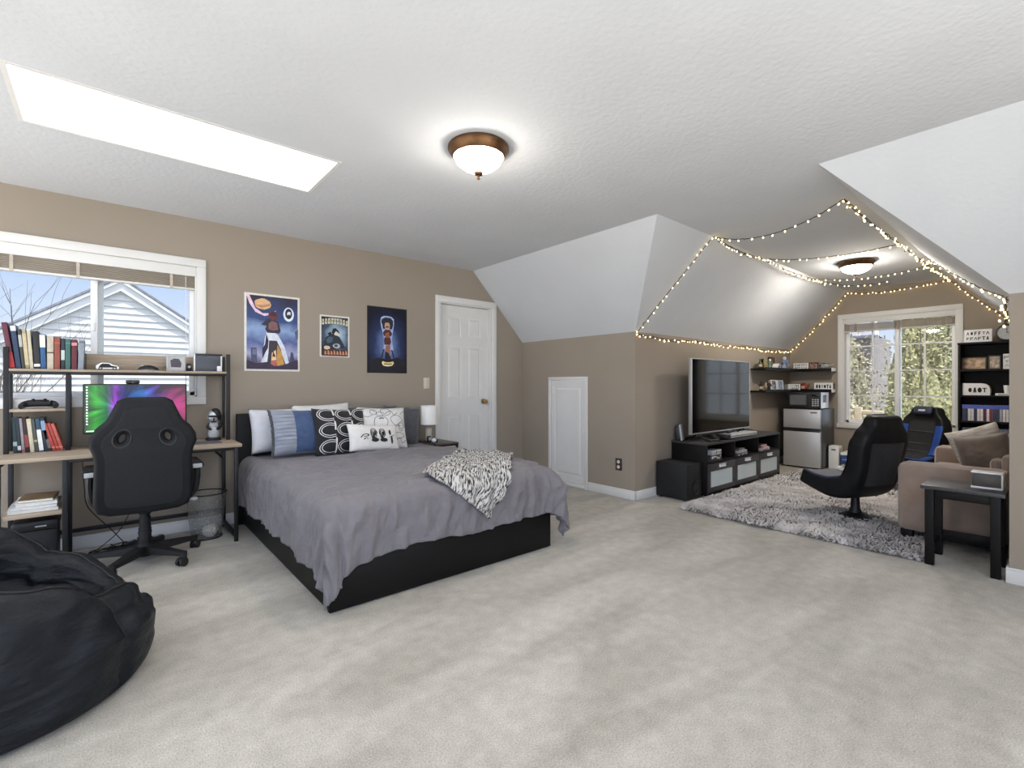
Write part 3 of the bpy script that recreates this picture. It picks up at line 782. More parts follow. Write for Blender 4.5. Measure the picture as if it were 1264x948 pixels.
half = [(.0,1.045),(.085,1.045),(.112,1.03),(.148,.945),(.165,.915),(.205,.875),(.228,.835),(.232,.80),(.215,.75),(.208,.70),(.212,.52),(.212,.455),(.198,.415),(.16,.40),(.0,.392)]
out = [(x,z-.40) for x,z in half]+[(-x,z-.40) for x,z in reversed(half[1:-1])]
def ell(cx, cz, a, b_, rot, n=20):
    return [(cx+a*math.cos(t)*math.cos(rot)-b_*math.sin(t)*math.sin(rot), cz+a*math.cos(t)*math.sin(rot)+b_*math.sin(t)*math.cos(rot)) for t in [2*PI*k/n for k in range(n)]]
MP = tr(-.012,-.245,.40)@rotx(PI/2+.10)
holes = [ell(-.108,.43,.038,.050,-.35),ell(.108,.43,.038,.050,.35)]
plate('backrest', out, holes, .064, .024, M_leather, oc, MP, 4)
inn = [(x*.86, (z-.30)*.90+.30-.004) for x,z in out if True]
plate('back_panel', inn, [ell(-.108,.43,.046,.058,-.35),ell(.108,.43,.046,.058,.35)], .008, .003, M_mesh_fab, oc, MP@tr(0,0,.033), 2)
for (cx,rt) in ((-.108,-.35),(.108,.35)):
    q = MB()
    q.tube([MP@Vector((p[0],p[1],.031)) for p in ell(cx,.43,.041,.053,rt,24)],.008,8,closed=True)
    q.build('hole_ring', M_plastic, oc)
pp = [MP@Vector((x*.985,z*.99+.003,.027)) for x,z in out]
MB().tube(pp,.0045,6,closed=True).build('edge_highlight', col((92,94,98),.5), oc)  # grey line stands in for the light catching the backrest edge
for sx in (-1,1):
    q = MB().tube(spline([(sx*.20,-.10,.41),(sx*.245,-.12,.44),(sx*.262,-.13,.52),(sx*.262,-.14,.60)],6),.022,10)
    a = q.build('armrest', M_plastic, oc)
    MB().tube(spline([(sx*.20,.14,.41),(sx*.245,.13,.44),(sx*.262,.10,.52),(sx*.262,.08,.60)],6),.020,10).build('arm_support', M_plastic, a)
    MB().box((sx*.262,-.03,.615),(.075,.30,.042),.018,seg=3).build('arm_pad', M_leather, a)
    MB().box((sx*.262,-.183,.613),(.052,.008,.028),.003).build('pad_highlight', M_grayp, a)  # light grey block stands in for the highlight on the pad end
# ------------------------------------------------------------------ bed
bd = thing('platform_bed','black brown bed frame with tall flat headboard','bed',(1.6,3.4,0))
def bbx(name, x0,x1,y0,y1,z0,z1,bev=.004): return MB().bx(x0-1.6,x1-1.6,y0-3.4,y1-3.4,z0,z1,bev).build(name, M_blkwood, bd)
bbx('headboard', .80,2.345,4.385,4.435,.0,.90)
bbx('side_rail', .84,.872,2.42,4.386,.012,.30); bbx('side_rail', 2.343,2.375,2.42,4.386,.012,.30)
bbx('footboard', .838,2.377,2.388,2.422,.005,.30)
bbx('slat_base', .872,2.343,2.422,4.386,.18,.215)
mt = MB().bx(.885,2.335,2.435,4.375,.2155,.535,.06)
o = mt.build('mattress', mat('white_mattress',(214,210,214),.85,vary=(30,(224,220,222)),bump=(90,.15,.003))); tag(o,'pale mattress showing at the head of the black bed','mattress')

# duvet: one sheet, bent over the edges of the bed, with folds where it hangs
BX0, BX1, BY0, BY1, ZT = .820, 2.395, 2.370, 4.31, .566
RR = .075
def over(d):                      # out and down along a rounded edge
    q = RR*PI/2
    if d <= 0: return 0.0, 0.0
    if d < q: return RR*math.sin(d/RR), RR*(1-math.cos(d/RR))
    return RR+(d-q)*.02, RR+(d-q)
def sheet(s, t, lift=0.0):
    """s: across (BX0-ov..BX1+ov), t: along y (foot is small)"""
    a = max(BX0+RR-s, 0, s-(BX1-RR)); sx = -1 if s < BX0+RR else 1
    b = max(BY0+RR-t, 0)
    cx = min(max(s, BX0+RR), BX1-RR); cy = max(t, BY0+RR)
    r = math.hypot(a, b)
    # soft quilting on the top
    puff = max(-.010, .014*nz(s*2.1,t*2.1,3)+.010*nz(s*6,t*5,7)+(.007-.026*abs(nz(s*5+t*2,t*7,1)))+.018*(.35-abs(nz(s*3+t*9,t*3+s*6,5)))+.004*nz(s*17,t*15))
    edge = min(1, min(s-BX0, BX1-s, t-BY0)/.25) if a == 0 and b == 0 else 0
    kh = min(1, max(0, (t-3.68)/.16))                 # lies flat under the pillows
    puff *= 1-kh
    z = ZT + .028*max(0, edge)**.5*(1-kh) - .008*kh + puff + lift
    if r <= 0: return Vector((s, t, z))
    o, dn = over(r)
    ux, uy = sx*a/r, -b/r
    hang = min(1, dn/.13)
    corner = (2*min(a, b)/(a+b)) if a+b > 0 else 0
    ph = (t if a > b else s)
    w = .75*.030*nz(ph*4.5+dn*1.5, 2, dn*.8)+.040*(.35-abs(nz(ph*7-dn*1.8, 7, dn*.8)))+.026*(.3-abs(nz(ph*15+dn*3.0, 4, dn*1.2)))+.016*nz(ph*14+dn*9,9,dn*5)
    w += corner*(.022*math.sin(math.atan2(b, a)*6+1.0) + .05*corner)
    o += max(.004*hang, hang*(w*1.1+.014)) + lift*min(1, dn/.05)
    if sx > 0 and a > 0 and b > 0: o += corner*.05*hang
    z2 = ZT + puff*.6*(1-hang) + lift*max(0, 1-dn/.06) - dn
    z2 = max(z2, .016 + lift + .01*abs(nz(s*20,t*20)))
    return Vector((cx+ux*o, cy+uy*o, z2))
OV = .40
def duvet_fn(u, v):
    s = BX0+RR-OV*1.02 + u*(BX1-BX0-2*RR+2.02*OV)
    foot = .355+.018*nz(s*2.5,8)+.11*math.exp(-((s-BX0+.1)/.22)**2)
    t = (BY0+RR-foot) + v*(BY1-(BY0+RR-foot))
    return sheet(s, t)
M_duvet = mat('grey_duvet_cotton', (115,111,114), .85, vary=(3.,(123,119,122)), bump=(15,.8,.018), sheen=.12, spec=.2)
g = MB().grid(duvet_fn, 230, 210)
dv = g.build('duvet', M_duvet, sharp=180); tag(dv,'wrinkled grey duvet spread over the bed with hanging corners','duvet')
md = dv.modifiers.new('thick','SOLIDIFY'); md.thickness = .012; md.offset = -1

# knitted throw over the foot of the bed
def throw_mat():
    m = bpy.data.materials.new('black_white_knit'); m.use_nodes = True; nt = m.node_tree; b = nt.nodes['Principled BSDF']
    b.inputs['Roughness'].default_value = .95
    at = nt.nodes.new('ShaderNodeAttribute'); at.attribute_name = 'weave'
    mp = nt.nodes.new('ShaderNodeMapping'); mp.inputs['Scale'].default_value = (80,20,1); nt.links.new(at.outputs['Vector'], mp.inputs['Vector'])
    n = nt.nodes.new('ShaderNodeTexNoise'); n.inputs['Scale'].default_value = 1.6; n.inputs['Detail'].default_value = 4; nt.links.new(mp.outputs[0], n.inputs['Vector'])
    r = nt.nodes.new('ShaderNodeValToRGB'); r.color_ramp.elements[0].position = .42; r.color_ramp.elements[1].position = .54
    r.color_ramp.elements[0].color = (*lin((44,43,44)),1); r.color_ramp.elements[1].color = (*lin((196,193,189)),1)
    nt.links.new(n.outputs['Fac'], r.inputs['Fac']); nt.links.new(r.outputs['Color'], b.inputs['Base Color'])
    bp = nt.nodes.new('ShaderNodeBump'); bp.inputs['Strength'].default_value = .8; bp.inputs['Distance'].default_value = .01
    nt.links.new(n.outputs['Fac'], bp.inputs['Height']); nt.links.new(bp.outputs['Normal'], b.inputs['Normal'])
    return m
TQ = [(1.40,2.47),(1.775,2.155),(2.315,2.72),(2.175,3.20)]   # corners in sheet coordinates
def throw_fn(u, v):
    p = [Vector((x,y)) for x,y in TQ]
    q = p[0]*(1-u)*(1-v)+p[1]*u*(1-v)+p[2]*u*v+p[3]*(1-u)*v
    q += Vector((.022*nz(v*9,1),.022*nz(v*9,5)))*(1-2*u)+Vector((.02*nz(u*8,3),.02*nz(u*8,6)))*(1-2*v)
    return sheet(q.x, q.y, .026+.010*abs(nz(u*6,v*7,3))+.006*math.sin(u*17+v*9))
g = MB().grid(throw_fn, 60, 70)
th = g.build('throw_blanket', throw_mat(), sharp=180); tag(th,'black and white knitted throw lying over the foot of the grey duvet','throw')
a = th.data.attributes.new('weave','FLOAT_VECTOR','POINT')
for j in range(71):
    for i in range(61): a.data[j*61+i].vector = (i/60*.5, j/70*.8, 0)
md = th.modifiers.new('thick','SOLIDIFY'); md.thickness = .009; md.offset = 1

# ------------------------------------------------------------------ pillows
def pillow_surface(w, h, t, pinch=.06):
    def f(u, v, side):            # u,v in -1..1
        k = 1-pinch*(1-v*v)*abs(u)**2; l = 1-pinch*(1-u*u)*abs(v)**2
        th_ = t/2*(max(0,(1-abs(u)**2.6))*max(0,(1-abs(v)**2.6)))**.55
        th_ *= 1+.10*nz(u*2.2,v*2.2,w*9)
        th_ += .004*nz(u*6,v*6,h*7)*(1-abs(u))*(1-abs(v))*3
        return Vector((u*w/2*k, -side*th_, v*h/2*l))
    return f
def pillow(name, label, w, h, t, m, loc, rot, pinch=.06, group=None, n=26, cat='pillow'):
    f = pillow_surface(w, h, t, pinch)
    root = thing(name, label, cat, loc, 0, group); root.rotation_euler = rot
    b = MB()
    for side in (1,-1):
        b.grid(lambda u, v: f(2*u-1, 2*v-1, side), n, n)
    o = b.build('cover', m, root, sharp=60)
    bm = bmesh.new(); bm.from_mesh(o.data); bmesh.ops.remove_doubles(bm, verts=bm.verts, dist=.0006); bmesh.ops.recalc_face_normals(bm, faces=bm.faces); bm.to_mesh(o.data); bm.free()
    return root, f
def ribbon(b, f, pts, wd, side=1, off=.0022, mi=0, closed=False, n=5):
    """a printed stroke lying on a pillow: pts are in u,v"""
    P = spline([(p[0],p[1],0) for p in pts], n, closed); m = len(P); v = []; fs = []
    for i, p in enumerate(P):
        d = (P[(i+1) % m if closed else min(i+1,m-1)]-P[i-1 if (closed or i) else 0])
        d = d.normalized() if d.length else Vector((1,0,0)); q = Vector((-d.y, d.x, 0))
        for s in (-1,1):
            e = p+q*wd/2*s; e = Vector((max(-.985,min(.985,e.x)), max(-.985,min(.985,e.y)),0))
            k = f(e.x, e.y, side); k.y -= side*off; v.append(k)
    for i in range(m if closed else m-1):
        j = (i+1) % m
        fs.append((2*i,2*i+1,2*j+1,2*j))
    b.add(v, fs, mi)
M_lin = mat('white_linen', (222,219,215), .85, vary=(26,(230,227,223)), bump=(60,.2,.003), sheen=.2)
M_lin2 = mat('grey_white_linen', (200,200,205), .85, vary=(14,(212,212,216)), bump=(18,.4,.006), sheen=.2)
M_dkg = mat('dark_grey_linen', (74,75,80), .88, vary=(26,(84,85,90)), bump=(60,.2,.003), sheen=.2)
M_blkf = mat('black_cotton', (28,28,33), .85, vary=(26,(34,34,39)), bump=(90,.15,.002), sheen=.15)
M_slate = mat('slate_silver_satin', (136,143,158), .55, vary=(5,(160,165,176)), bump=(9,.5,.012), stretch=(1,1,5), sheen=.3)
M_navy = mat('navy_cotton', (62,82,120), .8, vary=(20,(72,92,130)), bump=(60,.15,.002), sheen=.2)
Lp = .60
pillow('bed_pillow','white pillow standing at the window end of the headboard',.46,.36,.13,M_lin2,(1.09,4.265,.765),(-.22,0,.12))
pillow('bed_pillow','cream pillow behind the black patterned cushion',.50,.40,.14,M_lin,(1.45,4.29,.770),(-.16,-.03,.0))
pillow('bed_pillow','dark grey pillow lying behind the white doodle cushion',.54,.37,.12,M_dkg,(1.90,4.295,.75),(-.16,0,.0))
pillow('bed_pillow','dark grey pillow standing at the door end of the headboard',.36,.38,.15,M_dkg,(2.185,4.255,.735),(-.24,.10,-.25))
r, f = pillow('bed_cushion','ruffled silver grey cushion with a navy half',.50,.38,.15,M_slate,(1.215,4.10,.752),(-.30,.02,.10))
b = MB(); b.grid(lambda u, v: f(-.30+1.25*u, -.95+1.9*v, 1)+Vector((0,-.004,0)), 14, 20); b.build('navy_panel', M_navy, r)
b = MB()
for k in range(11):
    zz = -.82+k*.16
    ribbon(b, f, [(-.95,zz+.05*nz(k,1)),(-.75,zz+.08*nz(k,2)),(-.5,zz+.06*nz(k,3)),(-.3,zz)], .06, 1, .008)
b.build('ruffle', M_slate, r)
b = MB()
for k in range(60):
    zz = -.95+k*.032
    p = f(-.97, zz, 1); b.ball((p.x-.006+.006*random.random(), p.y-.004, p.z), (.012,.008,.008), 6)
b.build('fringe', M_dkg, r)
r, f = pillow('bed_cushion','black cushion printed with white arch chains',.46,.40,.15,M_blkf,(1.505,4.02,.745),(-.32,.03,.06))
b = MB()
for cx in (-.62,.02,.66):
    for cz in (-.72,-.02,.68):
        for s_ in (1.,.72):
            ribbon(b, f, [(cx+.30,cz+.26*s_),(cx+.08,cz+.30*s_),(cx-.16*s_,cz+.20*s_),(cx-.27*s_,cz),(cx-.16*s_,cz-.20*s_),(cx+.08,cz-.30*s_),(cx+.30,cz-.26*s_)], .026)
    ribbon(b, f, [(cx+.30,-.98),(cx+.31,-.5),(cx+.30,-.34)], .055); ribbon(b, f, [(cx+.30,-.02),(cx+.31,.2),(cx+.30,.36)], .055); ribbon(b, f, [(cx+.30,.62),(cx+.30,.95)], .055)
b.build('print', M_lin, r)
r, f = pillow('bed_cushion','white cushion with loose black line doodles',.46,.40,.15,M_lin,(1.90,4.06,.742),(-.33,.04,-.06))
b = MB(); random.seed(8)
for k in range(15):
    cx, cz = -.75+1.5*random.random(), -.75+1.5*random.random(); rr = .12+.16*random.random(); e = .5+.7*random.random(); q = []
    for i in range(7): q.append((cx+rr*math.cos(i*.9)*(.8+.4*random.random()), cz+rr*e*math.sin(i*.9)*(.8+.4*random.random())))
    ribbon(b, f, q, .022, closed=(k % 3 == 0))
for k in range(7):
    x0_, z0_ = -.8+1.5*random.random(), -.8+1.5*random.random()
    ribbon(b, f, [(x0_,z0_),(x0_+.25,z0_+.18),(x0_+.36,z0_-.05),(x0_+.55,z0_+.1)], .024)
ribbon(b, f, [(-.22,.36),(-.12,.40),(-.04,.36)], .06)
b.build('print', M_inkg, r)
r, f = pillow('lumbar_cushion','small white oblong cushion printed with black figure silhouettes',.475,.245,.11,M_lin,(1.73,3.86,.685),(-.42,.09,.08))
b = MB()
def blob(cx, cz, rx, rz, mi=0):
    n = 16; v = [f(cx,cz,1)+Vector((0,-.003,0))]; 
    for i in range(n):
        a_ = 2*PI*i/n; k = 1+.22*nz(cx*9+math.cos(a_)*2,cz*9+math.sin(a_)*2,4)
        v.append(f(cx+rx*k*math.cos(a_), cz+rz*k*math.sin(a_), 1)+Vector((0,-.003,0)))
    b.add(v, [(0,1+i,1+(i+1) % n) for i in range(n)], mi)
for cx, s_ in ((-.12,1.0),(.22,1.0)):
    for rr in (.13,.085): ribbon(b, f, [(cx+rr*.9*math.cos(t_*.8),.22+rr*2.6*math.sin(t_*.8)) for t_ in range(8)], .035, closed=True)
    blob(cx+.02,.16,.06,.17); blob(cx+.03,-.28,.15,.15); blob(cx-.03,-.10,.06,.12)
ribbon(b, f, [(-.62,-.12),(-.5,.1),(-.36,.12),(-.34,.0),(-.5,-.05)], .045); ribbon(b, f, [(-.52,-.26),(-.44,-.16),(-.36,-.22)], .045)
blob(.55,.28,.055,.22); blob(.60,-.25,.05,.30); ribbon(b, f, [(.5,-.1),(.66,.05),(.74,.12)], .03)
b.build('print', M_ink, r)

# ------------------------------------------------------------------ nightstand and lamp
ns = thing('nightstand','small dark topped nightstand on a thin black frame beside the bed','nightstand',(2.562,4.22,0))
MB().bx(-.124,.124,-.22,.225,.548,.563,.002).build('top', mat('dark_walnut_top',(70,62,54),.35,vary=(9,(86,76,66)),stretch=(6,1,1)), ns)
for sx in (-1,1):
    for sy in (-1,1): MB().bx(sx*.112-.011,sx*.112+.011,sy*.205-.011,sy*.205+.011,0,.548,.002).build('leg', M_blk, ns)
MB().bx(-.124,.124,-.216,-.200,.53,.548).build('apron', M_blk, ns); MB().bx(-.1,.1,-.2,.2,.2,.215,.002).build('lower_shelf', M_oak, ns)
lp = thing('table_lamp','white drum shade table lamp with clear base on the nightstand','lamp',(2.490,4.25,.5632))
MB().lathe([(.05,0),(.05,.008),(.03,.012)],n=24).build('base', M_chrome, lp)
MB().lathe([(.034,.012),(.034,.135),(.018,.142)],n=20).build('column', mat('smoky_clear_column',(196,186,170),.12,vary=(20,(206,198,184)),spec=.8), lp)
MB().cyl((0,0,.14),(0,0,.24),.006,n=10).build('stem', M_chrome, lp)
MB().lathe([(.090,.172),(.083,.362)],n=36,closed=False).build('shade', mat('white_lampshade',(240,238,232),.8,vary=(40,(244,242,238)),bump=(120,.1,.001)), lp)
q = MB()
for z, r_ in ((.174,.090),(.360,.0835)): q.tube([(r_*math.cos(2*PI*k/36),r_*math.sin(2*PI*k/36),z) for k in range(36)],.0025,6,closed=True)
for a_ in range(3): q.tube([(0,0,.355),(.083*math.cos(a_*2.09),.083*math.sin(a_*2.09),.358)],.002,5)
q.build('shade_ring', M_white, lp)
MB().ball((0,0,.262),(.026,.026,.034),12).build('bulb', M_white, lp)
t = thing('trinket','small white and dark trinket beside the lamp on the nightstand','ornament',(2.475,4.12,.5632))
MB().ball((0,0,.022),(.026,.02,.022),12).build('body', M_white, t); MB().ball((.028,.0,.016),(.014,.014,.016),10).build('knob', M_plastic, t)
t = thing('alarm_clock','small dark bedside clock next to the lamp column','clock',(2.462,4.185,.5632))
MB().box((-.005,0,.03),(.04,.03,.06),.008).build('case', M_plastic, t); MB().box((-.005,-.0155,.034),(.03,.002,.03)).build('face', M_grayp, t)

# ------------------------------------------------------------------ posters (sheet + flat print)
def pmap(x0, z0): return Matrix(((1,0,0,0),(0,0,1,0),(0,1,0,0),(0,0,0,1)))
def poster(label, x0, x1, z0, z1, edge_m, bgm, border, prints, bottom_curl=0.0):
    t = thing('poster', label, 'poster', ((x0+x1)/2, YB, (z0+z1)/2), 0, 'posters on the taupe wall')
    w, h = x1-x0, z1-z0
    MB().bx(-w/2,w/2,-.003,-.0004,-h/2,h/2).build('sheet', edge_m, t, smooth=False)
    MB().bx(-w/2+border,w/2-border,-.0036,-.003,-h/2+border,h/2-border).build('picture', bgm, t, smooth=False)
    ms = []; b = MB(); y = .0036
    for rgb, poly in prints:
        y += .00022
        k = col(rgb,.6)
        if k not in ms: ms.append(k)
        pl = [(p[0]*w/2, p[1]*h/2) for p in poly]
        b.prism(pl, -y, -y+.0002, ms.index(k), Matrix(((1,0,0,0),(0,0,1,0),(0,1,0,0),(0,0,0,1))))
    b.build('print', ms, t, smooth=False)
    return t
def grad_mat(name, stops, axis='Z', h=.65, nsc=6, namt=.25, radial=None):
    """printed background: colour bands along the sheet, softened with noise"""
    m = bpy.data.materials.new(name); m.use_nodes = True; nt = m.node_tree; b = nt.nodes['Principled BSDF']
    b.inputs['Roughness'].default_value = .5; b.inputs['Specular IOR Level'].default_value = .3
    tc = nt.nodes.new('ShaderNodeTexCoord'); sp = nt.nodes.new('ShaderNodeSeparateXYZ'); nt.links.new(tc.outputs['Object'], sp.inputs[0])
    n = nt.nodes.new('ShaderNodeTexNoise'); n.inputs['Scale'].default_value = nsc; n.inputs['Detail'].default_value = 6; nt.links.new(tc.outputs['Object'], n.inputs['Vector'])
    src = sp.outputs[axis]
    def mth(op, a, c):
        q = nt.nodes.new('ShaderNodeMath'); q.operation = op
        for i, k in enumerate((a, c)):
            if isinstance(k, (int, float)): q.inputs[i].default_value = k
            else: nt.links.new(k, q.inputs[i])
        return q.outputs[0]
    if radial:
        vx = mth('MULTIPLY', mth('SUBTRACT', sp.outputs['X'], radial[0]), radial[2]); vz = mth('SUBTRACT', sp.outputs['Z'], radial[1])
        src = mth('SUBTRACT', mth('SQRT', mth('ADD', mth('MULTIPLY', vx, vx), mth('MULTIPLY', vz, vz)), 0), h/2)
    fac = mth('ADD', mth('ADD', mth('DIVIDE', src, h), .5), mth('MULTIPLY', mth('SUBTRACT', n.outputs['Fac'], .5), namt))
    r = nt.nodes.new('ShaderNodeValToRGB'); nt.links.new(fac, r.inputs['Fac'])
    while len(r.color_ramp.elements) < len(stops): r.color_ramp.elements.new(.5)
    for e_, (p, c_) in zip(r.color_ramp.elements, stops): e_.position = p; e_.color = (*lin(c_),1)
    nt.links.new(r.outputs['Color'], b.inputs['Base Color'])
    return m
def el(cx, cz, rx, rz, n=18, k=0.0): return [(cx+rx*math.cos(2*PI*i/n)*(1+k*nz(i*.7,cx*5)), cz+rz*math.sin(2*PI*i/n)*(1+k*nz(i*.7,cz*5))) for i in range(n)]
bg1 = grad_mat('poster_sky_print',[(.0,(40,44,70)),(.12,(92,86,110)),(.24,(170,172,205)),(.40,(84,100,150)),(.52,(140,165,205)),(.66,(60,80,130)),(.82,(56,70,112)),(1.,(48,40,54))],h=.63,namt=.42,nsc=5)
poster('large white bordered poster of a standing figure under a pale planet',.868,1.306,1.254,1.909,M_paper,bg1,.017,[
 ((216,186,206),[(-.95,.98),(-.85,.98),(-.62,.62),(-.36,.50),(-.05,.52),(.12,.60),(.02,.50),(-.30,.43),(-.62,.52),(-.82,.72)]),
 ((206,164,120),el(-.36,.74,.30,.14,k=.2)), ((168,126,96),[(-.62,.70),(-.3,.72),(-.08,.78),(-.12,.70),(-.4,.64)]),
 ((208,220,240),el(.58,.52,.20,.19)), ((28,28,40),el(.58,.54,.13,.14)), ((214,220,232),[(.53,.50),(.64,.50),(.66,.58),(.58,.60),(.52,.56)]), ((28,28,40),[(.56,.52),(.62,.52),(.60,.40),(.57,.40)]),
 ((72,76,100),[(-.76,-.86),(-.78,-.42),(-.74,-.40),(-.58,-.40),(-.56,-.86)]), ((104,108,140),[(-.72,-.44),(-.6,-.44),(-.6,-.58),(-.72,-.58)]),
 ((206,210,224),[(-.42,-.80),(-.28,-.10),(-.22,.02),(.02,.04),(.20,-.06),(.42,-.34),(.62,-.84),(.48,-.84),(.26,-.40),(.10,-.26),(-.10,-.30),(-.20,-.82)]),
 ((40,38,60),[(-.38,-.70),(-.38,-.42),(-.28,-.30),(-.24,-.02),(-.16,-.20),(-.18,-.40),(-.26,-.50)]),
 ((46,40,56),[(-.42,.20),(-.22,.36),(.0,.36),(.20,.30),(.28,.08),(.24,.0),(-.20,.0),(-.28,.10),(-.22,.18)]),
 ((116,82,84),[(-.16,.24),(-.04,.32),(.14,.28),(.20,.10),(.0,.06),(-.16,.10)]),
 ((56,48,56),[(-.14,-.20),(.14,-.20),(.30,-.44),(.34,-.84),(-.22,-.84),(-.16,-.5)]),
 ((188,140,70),[(.16,-.30),(.32,-.50),(.42,-.86),(.12,-.86)]), ((222,190,150),[(-.04,-.52),(.10,-.44),(.14,-.84),(-.08,-.84)]), ((60,44,52),[(.0,-.46),(.10,-.62),(-.02,-.62)]), ((176,96,88),[(-.06,-.72),(.12,-.70),(.16,-.86),(-.10,-.86)]),
 ((92,48,54),el(.0,.45,.17,.12,k=.25)), ((64,34,42),[(-.16,.46),(.02,.58),(.16,.48),(.06,.44)]),
 ((52,40,64),[(-.93,-.95),(-.93,-.72),(-.6,-.80),(-.2,-.76),(.1,-.88),(.5,-.80),(.72,-.72),(.93,-.70),(.93,-.95)]), ((60,64,96),[(.62,-.72),(.66,-.48),(.74,-.50),(.80,-.72)]), ((74,86,112),[(.80,.06),(.93,.14),(.93,-.14),(.84,-.10)])])
bg2 = grad_mat('poster_mist_print',[(.0,(214,226,236)),(.18,(150,176,196)),(.36,(70,84,104)),(.6,(30,30,38)),(1.,(22,20,24))],h=.36,namt=.25,nsc=14,radial=(.02,.01,1.1))
gl = []
random.seed(21)
for k in range(9):                     # arched row of hand-drawn capitals, not readable in the photo
    x_ = -.80+k*.2; zc = .62+.12*math.cos((x_)*1.5)
    gl += [((206,198,168),[(x_-.07,zc-.13),(x_-.05,zc+.13),(x_+.06,zc+.14),(x_+.08,zc-.12)]), ((40,38,40),[(x_-.02,zc-.05),(x_-.015,zc+.06),(x_+.025,zc+.05),(x_+.02,zc-.06)])]
for k in range(7):
    x_ = -.36+k*.12; gl.append(((190,184,164),[(x_-.035,.80),(x_-.03,.87),(x_+.03,.86),(x_+.035,.80)]))
poster('small white bordered poster of a crouching figure with arched lettering',1.482,1.757,1.395,1.780,M_paper,bg2,.014, gl+[
 ((36,44,56),[(-.78,-.30),(-.6,-.05),(-.3,.10),(-.02,.10),(.3,-.02),(.52,-.30),(.7,-.55),(-.3,-.62),(-.7,-.5)]),
 ((66,86,104),[(-.62,-.20),(-.38,-.02),(-.14,-.06),(-.2,-.28),(-.5,-.36)]), ((24,26,34),[(-.52,.12),(-.40,.02),(-.2,.06),(-.3,.22)]),
 ((206,196,186),el(.06,.17,.15,.14,k=.15)), ((22,20,24),[(-.22,.16),(-.16,.36),(.02,.40),(.22,.28),(.32,.14),(.16,.20),(.06,.26),(-.06,.14),(-.12,.02)]), ((40,36,40),[(-.02,.02),(.06,.08),(.04,-.06)]),
 ((158,170,180),el(.10,-.46,.24,.12,k=.2)), ((52,60,70),el(.06,-.45,.12,.06)),
 ((64,38,34),[(-.88,-.95),(-.88,-.70),(-.4,-.66),(.0,-.62),(.5,-.68),(.88,-.62),(.88,-.95)])]+
 [((196,134,104),[(-.72+k*.2,-.88),(-.70+k*.2,-.70+.05*(k%2)),(-.60+k*.2,-.74),(-.58+k*.2,-.90)]) for k in range(8)]+[((206,190,160),el(-.56,-.56,.2,.09,k=.3))])
bg3 = grad_mat('poster_night_print',[(.0,(176,192,224)),(.16,(98,118,164)),(.34,(42,54,92)),(.6,(22,23,40)),(1.,(18,17,24))],h=.62,namt=.22,nsc=9,radial=(.0,-.06,1.5))
poster('dark poster of a glowing stacked column on a night blue ground',1.933,2.360,1.254,1.912,M_ink,bg3,.012,[
 ((150,170,214),[(-.36,.56),(-.33,.68),(-.2,.73),(.02,.74),(.2,.72),(.32,.66),(.33,.50),(.26,.20),(.22,.0),(.30,-.3),(-.22,-.3),(-.16,.0),(-.24,.20),(-.32,.40)]),
 ((26,26,40),[(-.32,.54),(-.28,.64),(-.1,.69),(.16,.68),(.28,.60),(.28,.46),(.22,.34),(-.24,.34),(-.26,.46)]),
 ((186,146,124),[(-.16,.42),(-.12,.53),(.06,.54),(.12,.46),(.10,.34),(-.10,.32)]), ((60,36,32),[(-.1,.42),(.06,.43),(.06,.39),(-.1,.38)]),
 ((70,34,32),[(-.24,.22),(-.12,.32),(.12,.32),(.24,.20),(.16,.12),(-.18,.12)]), ((138,84,66),[(-.12,.20),(.06,.26),(.12,.06),(-.12,.04)]),
 ((82,40,36),[(-.18,-.02),(-.16,.08),(.14,.08),(.18,-.06),(.12,-.14),(-.16,-.14)]), ((150,96,72),[(-.10,-.16),(.12,-.14),(.14,-.36),(.0,-.46),(-.12,-.36)]),
 ((22,20,30),[(-.12,-.34),(.06,-.40),(.16,-.54),(.16,-.60),(-.14,-.60)]), ((24,24,40),[(-.34,-.56),(-.22,-.28),(-.14,-.26),(-.20,-.36),(-.26,-.54)]), ((24,24,40),[(.36,-.56),(.24,-.30),(.16,-.28),(.22,-.38),(.28,-.54)]),
 ((20,19,28),[(-.9,-.62),(-.4,-.54),(.0,-.60),(.5,-.52),(.9,-.62),(.9,-.95),(-.9,-.95)]),
 ((226,206,150),[(-.30,-.70),(-.26,-.64),(-.1,-.67),(.1,-.67),(.28,-.64),(.32,-.70),(.22,-.78),(.0,-.80),(-.22,-.78)]), ((80,70,60),[(-.2,-.71),(.22,-.71),(.20,-.74),(-.18,-.74)])])

